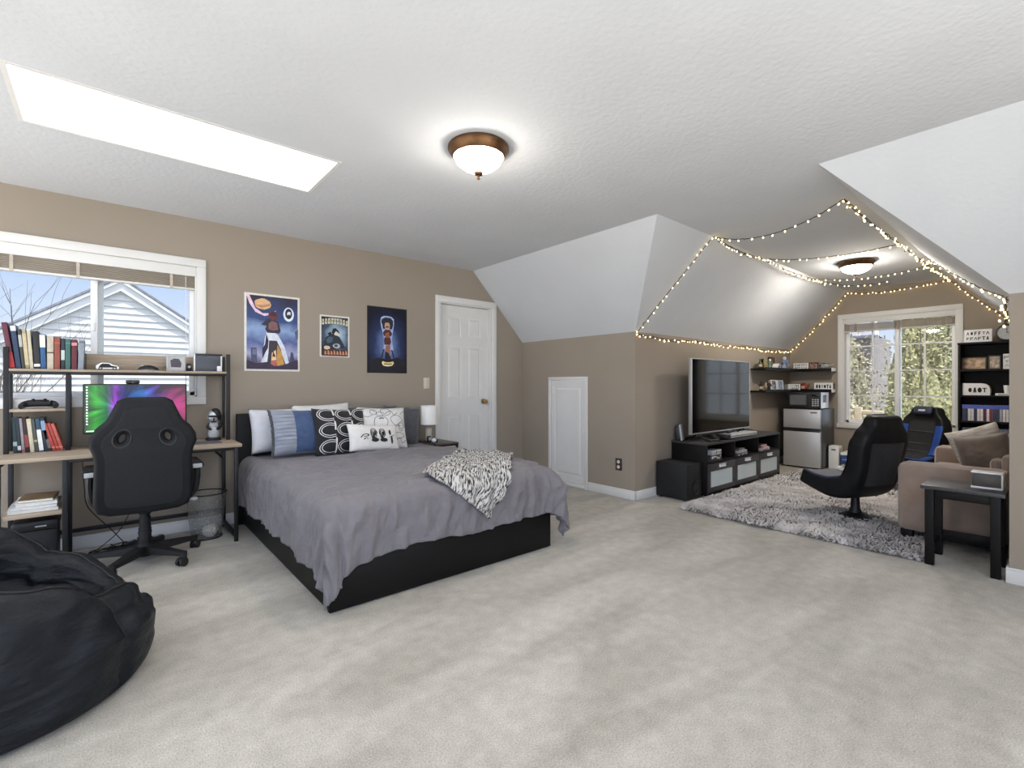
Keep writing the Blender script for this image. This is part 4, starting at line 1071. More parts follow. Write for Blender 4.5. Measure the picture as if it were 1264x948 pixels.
# ------------------------------------------------------------------ bean bag
bb_ = thing('bean_bag','large black bean bag seat with stitched panels on the carpet','bean bag',(-.335,2.55,0),0)
def beanbag(u, v):
    th_ = 2*PI*u; c = math.cos(th_)
    ks = [(20,.285),(58,.40),(98,.545),(140,.62),(185,.63),(225,.57),(262,.50),(298,.445),(335,.345),(380,.285)]   # rim height round the seat: low nose, high back
    dg = math.degrees(th_); dg = dg+360 if dg < 20 else dg
    for (a0,h0),(a1,h1) in zip(ks,ks[1:]):
        if dg <= a1:
            e_ = (dg-a0)/(a1-a0); Hh = h0+(h1-h0)*e_*e_*(3-2*e_); break
    c = math.cos(th_-.35)
    rb, rm, rr = .425, .475+.012*math.cos(3*th_), .325+.055*c
    pts = [(0,0.004),(rb*.6,.004),(rb,.006),(rb+.045,.05),(rm,.15),(rm+.004,.22),(rm-.03,Hh*.78),(rr+.055,Hh*.95),(rr+.01,Hh),(rr-.04,Hh*.965),(rr-.075,Hh*.80),(rr-.11,.27+.06*(Hh-.3)),(0.0,.235)]
    m = len(pts)-1; x = v*m; i = min(int(x), m-1); f_ = x-i
    p0, p1, p2, p3 = pts[max(i-1,0)], pts[i], pts[i+1], pts[min(i+2,m)]
    def cr(a, b_, c_, d): return .5*(2*b_+(c_-a)*f_+(2*a-5*b_+4*c_-d)*f_**2+(3*b_-a-3*c_+d)*f_**3)
    r = max(0,cr(p0[0],p1[0],p2[0],p3[0])); z = max(.003,cr(p0[1],p1[1],p2[1],p3[1]))
    q = Vector((r*math.cos(th_), r*math.sin(th_), z))
    k = min(1, r/.2)*(1 if z > .03 else 0)
    wv = .022*nz(q.x*5,q.y*5,q.z*6)+.014*(.35-abs(nz(q.x*6+4,q.y*6,q.z*13)))+.013*(.35-abs(nz(q.x*5,q.y*5+9,q.z*26+q.x*6)))
    seam = 0
    for a_ in range(7):
        dd = (th_-(a_*2*PI/7+.3)+PI) % (2*PI)-PI
        seam += math.exp(-(dd/.05)**2)
    wv -= .016*seam*(1 if .03 < z else 0)
    q += Vector((math.cos(th_), math.sin(th_), .5)).normalized()*wv*k
    q.z = max(.003, q.z)
    return q
M_bean = mat('black_nylon', (16,19,24), .5, vary=(8,(23,26,32)), bump=(14,.6,.016), spec=.28, sheen=.0, stretch=(1,1,2.2))
b = MB().grid(beanbag, 150, 96, wrap_u=True)
o = b.build('shell', M_bean, bb_, sharp=180)
bm = bmesh.new(); bm.from_mesh(o.data); bmesh.ops.remove_doubles(bm, verts=bm.verts, dist=.0005); bmesh.ops.recalc_face_normals(bm, faces=bm.faces); bm.to_mesh(o.data); bm.free()
o.data.polygons.foreach_set('use_smooth',[True]*len(o.data.polygons))
for a_ in range(7):
    u_ = (a_/7+.3/(2*PI)) % 1
    MB().tube([beanbag(u_, v_)+Vector((0,0,.001)) for v_ in [.26+.40*k/24 for k in range(25)]],.0035,6).build('seam', M_black, bb_)
q = MB().tube([beanbag(k/90,8/12)+Vector((0,0,.002)) for k in range(90)],.0045,6,closed=True); q.build('rim_piping', M_black, bb_)

# ------------------------------------------------------------------ ceiling lamps
def lamp_glass(name, strength):
    return mat(name, (250,242,224), .4, vary=(9,(255,248,236)), emit=((255,246,232), strength))
def flush_lamp(label, loc, r, dpt, strength):
    t = thing('ceiling_lamp', label, 'ceiling lamp', loc, 0, None)
    MB().lathe([(r*.97,0),(r,-.006),(r,-.016),(r*.93,-.03),(r*.88,-.05),(r*.82,-.058),(r*.80,-.052),(r*.80,-.01)],n=48,closed=False).build('canopy', M_bronze, t)
    pr_ = [(r*.80,-.052),(r*.79,-.062),(r*.70,-.085),(r*.52,-.085-dpt*.45),(r*.30,-.085-dpt*.80),(r*.12,-.085-dpt*.98),(0,-.085-dpt)]
    MB().lathe(pr_,n=48,closed=False).build('glass_bowl', lamp_glass('lit_alabaster_glass',strength), t)
    z = -.085-dpt
    MB().lathe([(0,.004),(.026,.0),(.022,-.010),(.008,-.014),(.006,-.022),(.010,-.028),(.006,-.036),(0,-.038)],c=(0,0,z),n=20,closed=False).build('finial', M_bronze, t)
    return t
flush_lamp('bronze rimmed ceiling lamp with white bowl over the main room',(1.555,2.12,H),.168,.055,LAMP1)
flush_lamp('bronze rimmed ceiling lamp in the dormer behind the string lights',(6.06,1.51,H),.168,.045,LAMP2)
# ------------------------------------------------------------------ shaggy rug
rg = thing('shag_rug','grey shaggy rug on the carpet in front of the media unit','rug',(5.4,1.475,0))
RX, RY = 1.43, .855
MB().bx(-RX+.02,RX-.02,-RY+.02,RY-.02,0.001,.014,.005).build('backing', col((120,112,108),.9), rg)
def rug_mat():
    m = mat('shaggy_pile',(170,165,165),.95,vary=(7,(216,212,212),.36,.64),sheen=.3,spec=.1)
    return m
random.seed(5)
vs = []; fs = []
import array
NT = 27000
for k in range(NT):
    x = -RX+2*RX*random.random(); y = -RY+2*RY*random.random()
    # keep more tufts where the rug is seen largest
    if x > .2 and random.random() < .35: continue
    a = nz(x*2.2,y*2.2,1)*5+random.random()*2.2; L = .038+.030*random.random(); w = .006+.005*random.random()
    dx, dy = math.cos(a), math.sin(a); up = .030+.018*random.random()
    o = len(vs); px, py = -dy*w, dx*w
    l2 = L*.55
    vs += [(x-px,y-py,.008),(x+px,y+py,.008),(x+dx*l2-px,y+dy*l2-py,up),(x+dx*l2+px,y+dy*l2+py,up),(x+dx*L,y+dy*L,up*.62)]
    fs += [(o,o+1,o+3,o+2),(o+2,o+3,o+4)]
me = bpy.data.meshes.new('pile'); me.from_pydata(vs,[],fs); me.materials.append(rug_mat())
me.polygons.foreach_set('use_smooth',[True]*len(me.polygons))
pl = bpy.data.objects.new('pile', me); C.objects.link(pl); pl.parent = rg; pl['kind'] = 'stuff'

# ------------------------------------------------------------------ media unit and what stands on it
X0, X1, Y0, Y1 = 4.585, 6.405, 2.395, 2.785
tv_ = thing('media_unit','black media unit with three open bays and frosted drawer fronts','media unit',((X0+X1)/2,(Y0+Y1)/2,0))
W2_ = (X1-X0)/2; D2 = (Y1-Y0)/2
M_bright = mat('bright_nickel',(226,227,228),.3,.35,vary=(60,(234,235,236)))
def tb(name, x0,x1,y0,y1,z0,z1, m=M_blkwood, bev=.002, parent=tv_): return MB().bx(x0,x1,y0,y1,z0,z1,bev).build(name, m, parent)
tb('top', -W2_-.008,W2_+.008,-D2-.006,D2,.523,.545,M_espresso)
tb('side_panel', -W2_,-W2_+.022,-D2,D2,.02,.523); tb('side_panel', W2_-.022,W2_,-D2,D2,.02,.523)
tb('back_panel', -W2_+.022,W2_-.022,D2-.012,D2,.03,.523)
tb('bay_floor', -W2_+.022,W2_-.022,-D2+.004,D2-.012,.330,.348); tb('bottom', -W2_+.022,W2_-.022,-D2+.01,D2-.012,.03,.05)
tb('plinth', -W2_+.03,W2_-.03,-D2+.03,-D2+.05,.0,.03)
bw = (2*W2_-.044)/3
for k in (1,2):
    x = -W2_+.022+bw*k; tb('divider', x-.009,x+.009,-D2+.002,D2-.012,.348,.523)
for k in range(3):
    xa = -W2_+.024+bw*k; xb = xa+bw-.004; fw = .055
    s = MB(); y0_, y1_ = -D2-.004, -D2+.016
    s.bx(xa,xb,y0_,y1_,.255,.328,.002); s.bx(xa,xb,y0_,y1_,.045,.092,.002); s.bx(xa,xa+fw,y0_,y1_,.092,.255,.0015); s.bx(xb-fw,xb,y0_,y1_,.092,.255,.0015)
    dr = s.build('drawer_front', M_espresso, tv_)
    MB().bx(xa+fw,xb-fw,y0_+.006,y0_+.012,.092,.255).build('frosted_panel', M_glassf, dr, smooth=False)
    xm = (xa+xb)/2
    h = MB(); h.grid(lambda u, v: Vector((xm-.066+.132*u, y0_-.022*math.sin(PI*v*.5)*math.sin(PI*u)**.3 if 0<u<1 else y0_, .318-.032*v)), 14, 6)
    h.bx(xm-.06,xm+.06,y0_-.02,y0_,.314,.318,.0015)
    h.build('cup_handle', M_bright, dr)

tvs = thing('television','large black television with a silver rim on the media unit','television',(5.29,2.585,.5455))
TW, z0_, z1_ = .675, .075, .865
MB().bx(-TW,TW,-.012,.03,z0_,z1_,.006).build('housing', M_plastic, tvs)
b = MB()
b.bx(-TW-.004,-TW+.006,-.016,.024,z0_-.004,z1_+.004,.002); b.bx(TW-.006,TW+.004,-.016,.024,z0_-.004,z1_+.004,.002)
b.bx(-TW,TW,-.016,.024,z1_-.005,z1_+.004,.002); b.bx(-TW,TW,-.016,.024,z0_-.004,z0_+.010,.002)
b.build('bezel', M_silver, tvs)
MB().bx(-TW+.008,TW-.008,-.0138,-.0118,z0_+.012,z1_-.008).build('screen', M_screen, tvs, smooth=False)
for sx in (-1,1):
    q = MB().tube([(sx*.52,-.15,.008),(sx*.52,-.02,.045),(sx*.52,.0,.08)],.010,8); q.tube([(sx*.52,.15,.008),(sx*.52,.04,.045),(sx*.52,.02,.08)],.010,8)
    q.build('foot', M_plastic, tvs)
ZS = .5455
t = thing('wifi_router','white upright router leaning at the speaker end of the media unit','router',(4.655,2.70,ZS),.35)
MB().box((0,0,.088),(.095,.022,.17),.006,M=rotx(-.12)).build('front_panel', M_grayp, t); MB().box((.02,.045,.075),(.11,.05,.15),.006).build('case', M_plastic, t)
MB().box((0,-.0065,.11),(.04,.003,.05),.001,M=rotx(-.12)).build('badge', M_white, t)
t = thing('game_console','flat white and grey game console lying on the media unit','console',(5.43,2.485,ZS))
MB().bx(-.36,.36,-.075,.07,.012,.05,.006).build('body', M_grayp, t); MB().bx(-.35,.35,-.078,.06,.0,.012,.003).build('base', M_plastic, t)
MB().bx(-.37,-.30,-.08,.075,.006,.054,.006).build('end_cap', M_plastic, t)
MB().bx(-.34,.35,-.0775,-.0745,.030,.034).build('front_slot', M_plastic, t)
t = thing('cable_loop','black strap curled over the white game console','strap',(5.36,2.50,ZS+.0505))
MB().tube(spline([(-.14,0,.004),(-.06,-.01,.014),(.0,.0,.03),(.08,.01,.024),(.15,.0,.004)],6),.008,8).build('strap', M_plastic, t)
t = thing('set_top_box','small black box behind the console at the fridge end of the media unit','box',(5.93,2.62,ZS))
MB().box((0,0,.025),(.2,.12,.05),.005).build('body', M_plastic, t); MB().box((0,-.061,.025),(.12,.002,.012)).build('display', M_screen, t)
t = thing('game_controller','black controller lying beside the foot of the television','controller',(5.02,2.52,ZS+.0),.4)
for ch in [c for c in bpy.data.objects if c.name.startswith('game_controller') and c is not t][:1]:
    for k in ch.children:
        c = k.copy(); C.objects.link(c); c.parent = t
t = thing('remote_control','slim black remote on the media unit beside the router','remote',(4.83,2.46,ZS),.9)
MB().box((0,0,.008),(.045,.15,.015),.005).build('body', M_plastic, t)
q = MB()
for i in range(3):
    for j in range(6): q.box((-.012+i*.012,-.05+j*.016,.0165),(.007,.007,.002),.001,seg=1)
q.build('buttons', M_grayp, t)
# stacks in the bays
bayz = .3485
def disc_box(label, loc, d, rgb, spot, rz=0):
    t = thing('game_box', label, 'game box', loc, rz, 'boxes in the media unit bays')
    MB().box((0,0,d[2]/2),d,.002).build('box', col(rgb,.5), t)
    b = MB(); random.seed(int(loc[0]*100+loc[2]*1000))
    for k in range(9):
        x = -d[0]*.4+d[0]*.8*random.random(); z = d[2]*(.2+.6*random.random())
        b.box((x,-d[1]/2-.0006,z),(d[0]*.09*(.5+random.random()),.001,d[2]*.24*(.5+random.random())))
    b.build('artwork', col(spot,.5), t)
disc_box('black and white patterned box in the bay nearest the black speaker',(4.82,2.49,bayz),(.24,.15,.062),(52,52,56),(214,214,212))
disc_box('pale patterned box resting on the black and white box',(4.83,2.49,bayz+.0625),(.22,.15,.048),(176,176,178),(60,60,64),.05)
disc_box('dark box at the bottom of the middle bay stack',(5.43,2.49,bayz),(.24,.15,.03),(84,86,90),(196,196,196))
disc_box('silver grey box in the middle of the middle bay stack',(5.42,2.49,bayz+.0305),(.22,.15,.026),(170,172,174),(96,98,100),-.05)
disc_box('thin dark box on top of the middle bay stack',(5.41,2.49,bayz+.057),(.18,.14,.022),(70,74,76),(160,164,166),.08)
disc_box('pale pinkish box at the bottom of the stack in the bay nearest the fridge',(6.03,2.49,bayz),(.26,.15,.036),(178,158,160),(90,70,76))
disc_box('small dark red box on the stack in the bay nearest the fridge',(6.00,2.49,bayz+.0365),(.20,.14,.034),(120,84,88),(206,196,196),.06)

sp = thing('subwoofer','black cube subwoofer on the carpet against the media unit','speaker',(4.425,2.61,0))
MB().bx(-.145,.145,-.175,.165,.012,.36,.006).build('cabinet', M_plasticm, sp)
q = MB().lathe([(.075,0),(.078,.006),(.066,.010),(.05,.002),(.02,.008),(0,.009)],n=30,M=tr(.03,-.175,.12)@rotx(PI/2),closed=False); q.build('driver', M_plastic, sp)
q = MB()
for sx in (-1,1):
    for sy in (-1,1): q.cyl((sx*.11,sy*.13,0),(sx*.11,sy*.13,.014),.016,n=12)
q.build('feet', M_black, sp)

# ------------------------------------------------------------------ fridge, microwave
fr = thing('mini_fridge','stainless two door mini fridge with black sides in the dormer corner','fridge',(7.22,2.425,0))
MB().bx(.05,.55,-.232,.232,.012,.805,.006).build('cabinet', mat('black_fridge_side',(48,49,52),.3,vary=(8,(54,55,58)),spec=.6), fr)
for z0q,z1q in ((.02,.512),(.535,.80)):
    dd = MB().bx(.0,.048,-.228,.228,z0q,z1q,.008).build('door', M_steel, fr)
    MB().bx(-.002,.03,-.225,.225,(z1q-.014 if z1q<.6 else z0q),(z1q+.001 if z1q<.6 else z0q+.012),.002).build('handle_groove', M_plastic, dd)
MB().bx(-.0015,.0,-.19,-.11,.752,.766).build('maker_badge', M_plastic, fr)
MB().bx(.06,.5,-.2,.2,0,.014).build('feet', M_black, fr)
mw = thing('microwave','black microwave with silver side standing on the mini fridge','microwave',(7.235,2.405,.8055))
MB().bx(.014,.33,-.205,.205,.012,.225,.004).build('case', M_silver, mw)
MB().bx(0,.016,-.207,.207,.008,.228,.004).build('front', M_plastic, mw)
dd = MB().bx(-.006,.002,-.075,.203,.014,.222,.003).build('door', M_plastic, mw)
MB().bx(-.0075,-.005,-.035,.165,.055,.19).build('window', mat('grey_oven_glass',(92,94,98),.2,vary=(6,(104,106,110))), dd, smooth=False)
MB().bx(-.020,-.006,-.066,-.056,.04,.2,.003).build('handle', M_blk, dd)
q = MB()
for i in range(3):
    for j in range(4): q.box((-.001,-.115-i*.03,.05+j*.026),(.003,.02,.016),.001,seg=1)
q.build('keypad', M_grayp, mw); MB().box((-.001,-.145,.185),(.003,.09,.03),.001).build('display', M_screen, mw)
q = MB()
for sy in (-1,1):
    for xx in (.04,.3): q.cyl((xx,sy*.17,0),(xx,sy*.17,.014),.012,n=10)
q.build('feet', M_black, mw)
q = MB()
for k in range(9): q.box((.10+k*.016,-.2056,.14),(.007,.0012,.10))
q.build('side_vent', M_plastic, mw)
# white box and blue game box by the fridge
t = thing('white_carton','tall white carton on the carpet beside the mini fridge','carton',(7.52,2.115,0))
MB().bx(-.06,.10,-.058,.058,0,.31,.003).build('box', M_white, t)
MB().box((-.0605,.0,.26),(.001,.05,.02)).build('printed_line', M_inkg, t); MB().box((.02,-.0585,.15),(.10,.001,.26)).build('grey_side', M_grayp, t)
t = thing('storage_bin','white bin with blue sides on the carpet under the far window','storage bin',(7.58,1.93,0))
MB().bx(-.1,.14,-.105,.10,0,.08,.006).build('lower_tray', M_grayp, t); MB().bx(-.105,.145,-.11,.105,.085,.195,.006).build('blue_body', col((44,72,132),.45), t)
MB().bx(-.11,.15,-.115,.11,.195,.235,.008).build('lid', M_white, t)
b = MB(); random.seed(3)
for k in range(12): b.box((-.1055,-.09+.17*random.random(),.10+.08*random.random()),(.001,.02,.012))
b.build('artwork', col((150,170,206),.5), t)

# ------------------------------------------------------------------ corner shelves
def corner_shelf(label, z):
    t = thing('corner_shelf', label, 'shelf', (7.87,2.80,z), 0, 'black corner ledges')
    b = MB().bx(-1.36,0,-.19,0,-.022,0,.002); b.build('long_board', M_blkwood, t)
    MB().bx(-.19,0,-.60,-.19,-.022,0,.002).build('short_board', M_blkwood, t)
    MB().bx(-1.36,-.19,-.194,-.188,-.028,.014,.001).build('front_lip', M_blkwood, t); MB().bx(-.194,-.188,-.60,-.188,-.028,.014,.001).build('front_lip', M_blkwood, t)
    MB().bx(-.196,-.02,-.607,-.600,-.03,.018,.001).build('white_end', M_white, t)
corner_shelf('upper black corner ledge under the string lights',1.352); corner_shelf('lower black corner ledge over the microwave',1.058)
def facing(o, rz): o.rotation_euler = (0,0,rz)
def glyphs(b, w, h, rows, cols, y, seed, M=None, mi=0):
    random.seed(seed)
    for r_ in range(rows):
        x = -w/2
        zc = h/2-(r_+.5)*h/rows
        for c_ in range(cols):
            cw_ = w/cols*(.55+.35*random.random()); hh = h/rows*(.45+.25*random.random())
            kind = random.randint(0,3); st_ = hh*.2
            xx = -w/2+(c_+.5)*w/cols
            if kind == 0: pl = [[(xx-cw_/2,zc-hh/2),(xx-cw_/2+st_,zc-hh/2),(xx-cw_/2+st_,zc+hh/2),(xx-cw_/2,zc+hh/2)],[(xx-cw_/2,zc+hh/2-st_),(xx+cw_/2,zc+hh/2-st_),(xx+cw_/2,zc+hh/2),(xx-cw_/2,zc+hh/2)],[(xx-cw_/2,zc-st_/2),(xx+cw_/3,zc-st_/2),(xx+cw_/3,zc+st_/2),(xx-cw_/2,zc+st_/2)]]
            elif kind == 1: pl = [[(xx-cw_/2,zc-hh/2),(xx-cw_/2+st_,zc-hh/2),(xx+st_/2,zc+hh/2),(xx-st_/2,zc+hh/2)],[(xx+cw_/2-st_,zc-hh/2),(xx+cw_/2,zc-hh/2),(xx+st_/2,zc+hh/2),(xx-st_/2,zc+hh/2)]]
            elif kind == 2: pl = [[(xx+cw_/2*math.cos(2*PI*k/12),zc+hh/2*math.sin(2*PI*k/12)) for k in range(12)]]
            else: pl = [[(xx-cw_/2,zc+hh/2-st_),(xx+cw_/2,zc+hh/2-st_),(xx+cw_/2,zc+hh/2),(xx-cw_/2,zc+hh/2)],[(xx-st_/2,zc-hh/2),(xx+st_/2,zc-hh/2),(xx+st_/2,zc+hh/2),(xx-st_/2,zc+hh/2)]]
            for p_ in pl: b.prism(p_, y-.0008, y, mi, (M or Matrix())@Matrix(((1,0,0,0),(0,0,1,0),(0,1,0,0),(0,0,0,1))))
def sign(name, label, cat, loc, rz, w, h, rows, cols, seed, lean=-.1, frame=M_white, face=M_white, inkm=M_ink, d=.018):
    t = thing(name, label, cat, loc, rz)
    M_ = rotx(lean)@tr(0,0,h/2)
    MB().box((0,0,0),(w,d,h),.003,M=M_).build('board', face, t)
    q = MB()
    for (c0,s0) in (((0,0,h/2-.004),(w,d+.006,.008)),((0,0,-h/2+.004),(w,d+.006,.008)),((-w/2+.004,0,0),(.008,d+.006,h)),((w/2-.004,0,0),(.008,d+.006,h))): q.box(c0,s0,.0015,M=M_)
    q.build('frame', frame, t)
    b = MB(); glyphs(b, w*.84, h*.80, rows, cols, -d/2-.0004, seed, M_); b.build('lettering', inkm, t, smooth=False)
    return t
def picture(label, loc, rz, w, h, frame, rgb, rgb2, lean=-.12, seed=1):
    t = thing('framed_picture', label, 'picture frame', loc, rz)
    M_ = rotx(lean)@tr(0,0,h/2); q = MB(); f_ = .012
    for (c0,s0) in (((0,0,h/2-f_/2),(w,.02,f_)),((0,0,-h/2+f_/2),(w,.02,f_)),((-w/2+f_/2,0,0),(f_,.02,h)),((w/2-f_/2,0,0),(f_,.02,h))): q.box(c0,s0,.002,M=M_)
    q.build('frame', frame, t)
    MB().box((0,.002,0),(w-f_,.010,h-f_),M=M_).build('picture', mat('picture_print',rgb,.6,vary=(26,rgb2,.35,.65)), t)
    b = MB(); random.seed(seed)
    for k in range(7):
        cx, cz = (random.random()-.5)*w*.6, (random.random()-.5)*h*.6
        b.prism([(cx+w*.11*math.cos(a_*.7)*(.6+.6*random.random()),cz+h*.12*math.sin(a_*.7)*(.6+.6*random.random())) for a_ in range(9)],-.0042-.0002*k,-.004-.0002*k,0,M_@Matrix(((1,0,0,0),(0,0,1,0),(0,1,0,0),(0,0,0,1))))
    b.build('motif', col(rgb2,.6), t, smooth=False)
    return t
def figurine(label, loc, rz, h, body, head, legs, wide=1.0, cat='figurine'):
    t = thing('toy_figurine', label, cat, loc, rz)
    s = h/.15
    q = MB(); q.box((0,0,.004*s),(.05*s*wide,.04*s,.008*s),.002); 
    for sx in (-1,1): q.tube([(sx*.013*s*wide,0,.008*s),(sx*.014*s*wide,0,.04*s),(sx*.010*s*wide,0,.068*s)],[.010*s,.011*s,.013*s],8)
    q.build('legs', col(legs,.5), t)
    q = MB().tube([(0,0,.06*s),(0,0,.085*s),(0,0,.108*s)],[.019*s*wide,.023*s*wide,.012*s],10)
    for sx in (-1,1): q.tube([(sx*.022*s*wide,0,.10*s),(sx*.034*s*wide,-.006*s,.08*s),(sx*.028*s*wide,-.018*s,.06*s)],[.009*s,.008*s,.007*s],8)
    q.build('torso', col(body,.5), t)
    MB().ball((0,-.002*s,.128*s),(.019*s,.019*s,.022*s),12).build('head', col(head,.5), t)
    return t
ZU, ZL = 1.3525, 1.0585
def bottle(label, loc, h, r, rgb, cap):
    t = thing('bottle', label, 'bottle', loc)
    MB().lathe([(r*.9,0),(r,.006),(r,h*.55),(r*.45,h*.72),(r*.4,h*.92)],n=20).build('body', col(rgb,.3), t)
    MB().cyl((0,0,h*.92),(0,0,h),r*.46,n=16).build('cap', col(cap,.4), t)
    MB().lathe([(r*1.01,h*.16),(r*1.01,h*.44)],n=20,closed=False).build('paper_label', col((176,166,140),.7), t)
# upper ledge along the long wall
bottle('dark bottle at the television end of the upper corner ledge',(6.56,2.69,ZU),.12,.026,(44,36,30),(30,28,26))
sign('tin_box','olive and tan tin standing on the upper corner ledge','tin',(6.67,2.69,ZU),0,.13,.125,2,3,31,-.03,col((120,112,72),.5),col((150,138,90),.5),col((92,80,52),.6),.05)
figurine('green and white plush figure on the upper corner ledge',(6.86,2.69,ZU),0,.135,(104,134,110),(206,208,198),(150,160,150),1.5)
t = thing('toy_car','white and blue model car on the upper corner ledge','toy',(7.08,2.68,ZU),.1)
b = MB().prism([(-.10,.012),(.10,.012),(.102,.034),(.05,.046),(.03,.072),(-.04,.074),(-.07,.048),(-.10,.044)],-.036,.036,M=Matrix(((1,0,0,0),(0,0,1,0),(0,1,0,0),(0,0,0,1)))); b.build('body', M_white, t)
MB().box((0,-.0365,.034),(.15,.001,.02)).build('blue_stripe', col((90,112,160),.4), t)
q = MB()
for x in (-.06,.06):
    for y in (-.03,.03): q.cyl((x,y-.008,.018),(x,y+.008,.018),.018,n=16)
q.build('wheels', M_black, t); MB().box((-.004,-.034,.059),(.06,.006,.016),.003).build('windows', M_screen, t)
picture('dark brown framed picture standing behind the white model car',(7.13,2.765,ZU),0,.17,.17,col((58,38,32),.5),(84,54,46),(120,84,70),-.06,3)
figurine('large blue and white robot figure at the corner of the upper ledge',(7.36,2.69,ZU),0,.185,(110,128,168),(206,210,220),(170,178,196),1.7,'robot toy')
figurine('small silver robot figure beside the large blue robot',(7.53,2.71,ZU),0,.14,(176,180,188),(120,134,170),(150,156,168),1.4,'robot toy')
RZ = -PI/2
sign('wooden_sign','pale sign with black marks on the short side of the upper corner ledge','sign',(7.79,2.62,ZU),RZ,.20,.10,2,6,5,-.08)
picture('dark red framed photo on the upper corner ledge near the far window',(7.78,2.455,ZU),RZ,.125,.105,col((74,38,32),.45),(196,176,168),(120,80,72),-.12,8)
t = thing('model_helicopter','grey model aircraft at the window end of the upper ledge','model',(7.78,2.30,ZU),RZ)
MB().ball((-.02,0,.045),(.06,.032,.034),14).build('fuselage', M_grayp, t); MB().tube([(.03,0,.05),(.10,0,.062)],[.014,.006],8).build('tail_boom', M_grayp, t)
q = MB()
for a_ in (0.3,1.87): q.box((-.02,0,.088),(.17,.012,.003),M=tr(-.02,0,0)@rotz(a_)@tr(.02,0,0))
q.cyl((-.02,0,.07),(-.02,0,.09),.005,n=8); q.build('rotor', M_plasticm, t)
q = MB()
for sy in (-1,1): q.tube([(-.07,sy*.026,.006),(.03,sy*.026,.006)],.004,6); q.tube([(-.04,sy*.02,.03),(-.04,sy*.026,.006)],.003,6); q.tube([(.0,sy*.02,.03),(.0,sy*.026,.006)],.003,6)
q.build('skids', M_plasticm, t); MB().ball((-.055,0,.05),(.026,.026,.022),12).build('cockpit', M_screen, t)
# lower ledge
bottle('black flask at the television end of the lower corner ledge',(6.58,2.69,ZL),.125,.024,(34,30,30),(24,24,24))
figurine('tan figurine beside the black flask on the lower ledge',(6.70,2.68,ZL),0,.11,(170,146,120),(190,168,140),(120,100,84),1.2)
figurine('black and tan figurine on the lower corner ledge',(6.84,2.69,ZL),0,.14,(62,48,44),(160,130,104),(34,32,32),1.5)
picture('white framed picture of black silhouettes on the lower ledge',(7.03,2.70,ZL),0,.17,.145,M_white,(190,196,204),(36,38,44),-.10,5)
picture('pale blue framed picture on the lower ledge',(7.25,2.70,ZL),0,.19,.14,M_white,(186,198,216),(130,150,186),-.10,6)
sign('white_box','white box with black marks in the corner of the lower ledge','box',(7.60,2.67,ZL),-.5,.20,.085,2,5,14,0,M_white,M_white,M_ink,.07)
t = thing('toy_mask','rust red helmet toy on the short side of the lower ledge','toy',(7.76,2.57,ZL),RZ)
MB().ball((0,0,.052),(.058,.054,.055),18).build('shell', mat('rust_red_shell',(138,62,44),.45,vary=(16,(156,78,58))), t)
MB().box((0,-.046,.04),(.05,.022,.042),.008).build('face_plate', col((196,150,126),.5), t); q = MB(); q.box((-.018,-.050,.072),(.022,.012,.010),.003); q.box((.018,-.050,.072),(.022,.012,.010),.003); q.build('eye_slots', M_black, t)
q = MB(); q.tube([(-.055,0,.06),(-.07,0,.075),(-.066,0,.10)],[.010,.008,.004],8); q.tube([(.055,0,.06),(.07,0,.075),(.066,0,.10)],[.010,.008,.004],8); q.build('horns', col((110,50,38),.5), t)
sign('white_box','long white box with black marks at the window end of the lower ledge','box',(7.77,2.315,ZL),RZ,.235,.105,1,6,17,0,M_white,M_white,M_ink,.06)

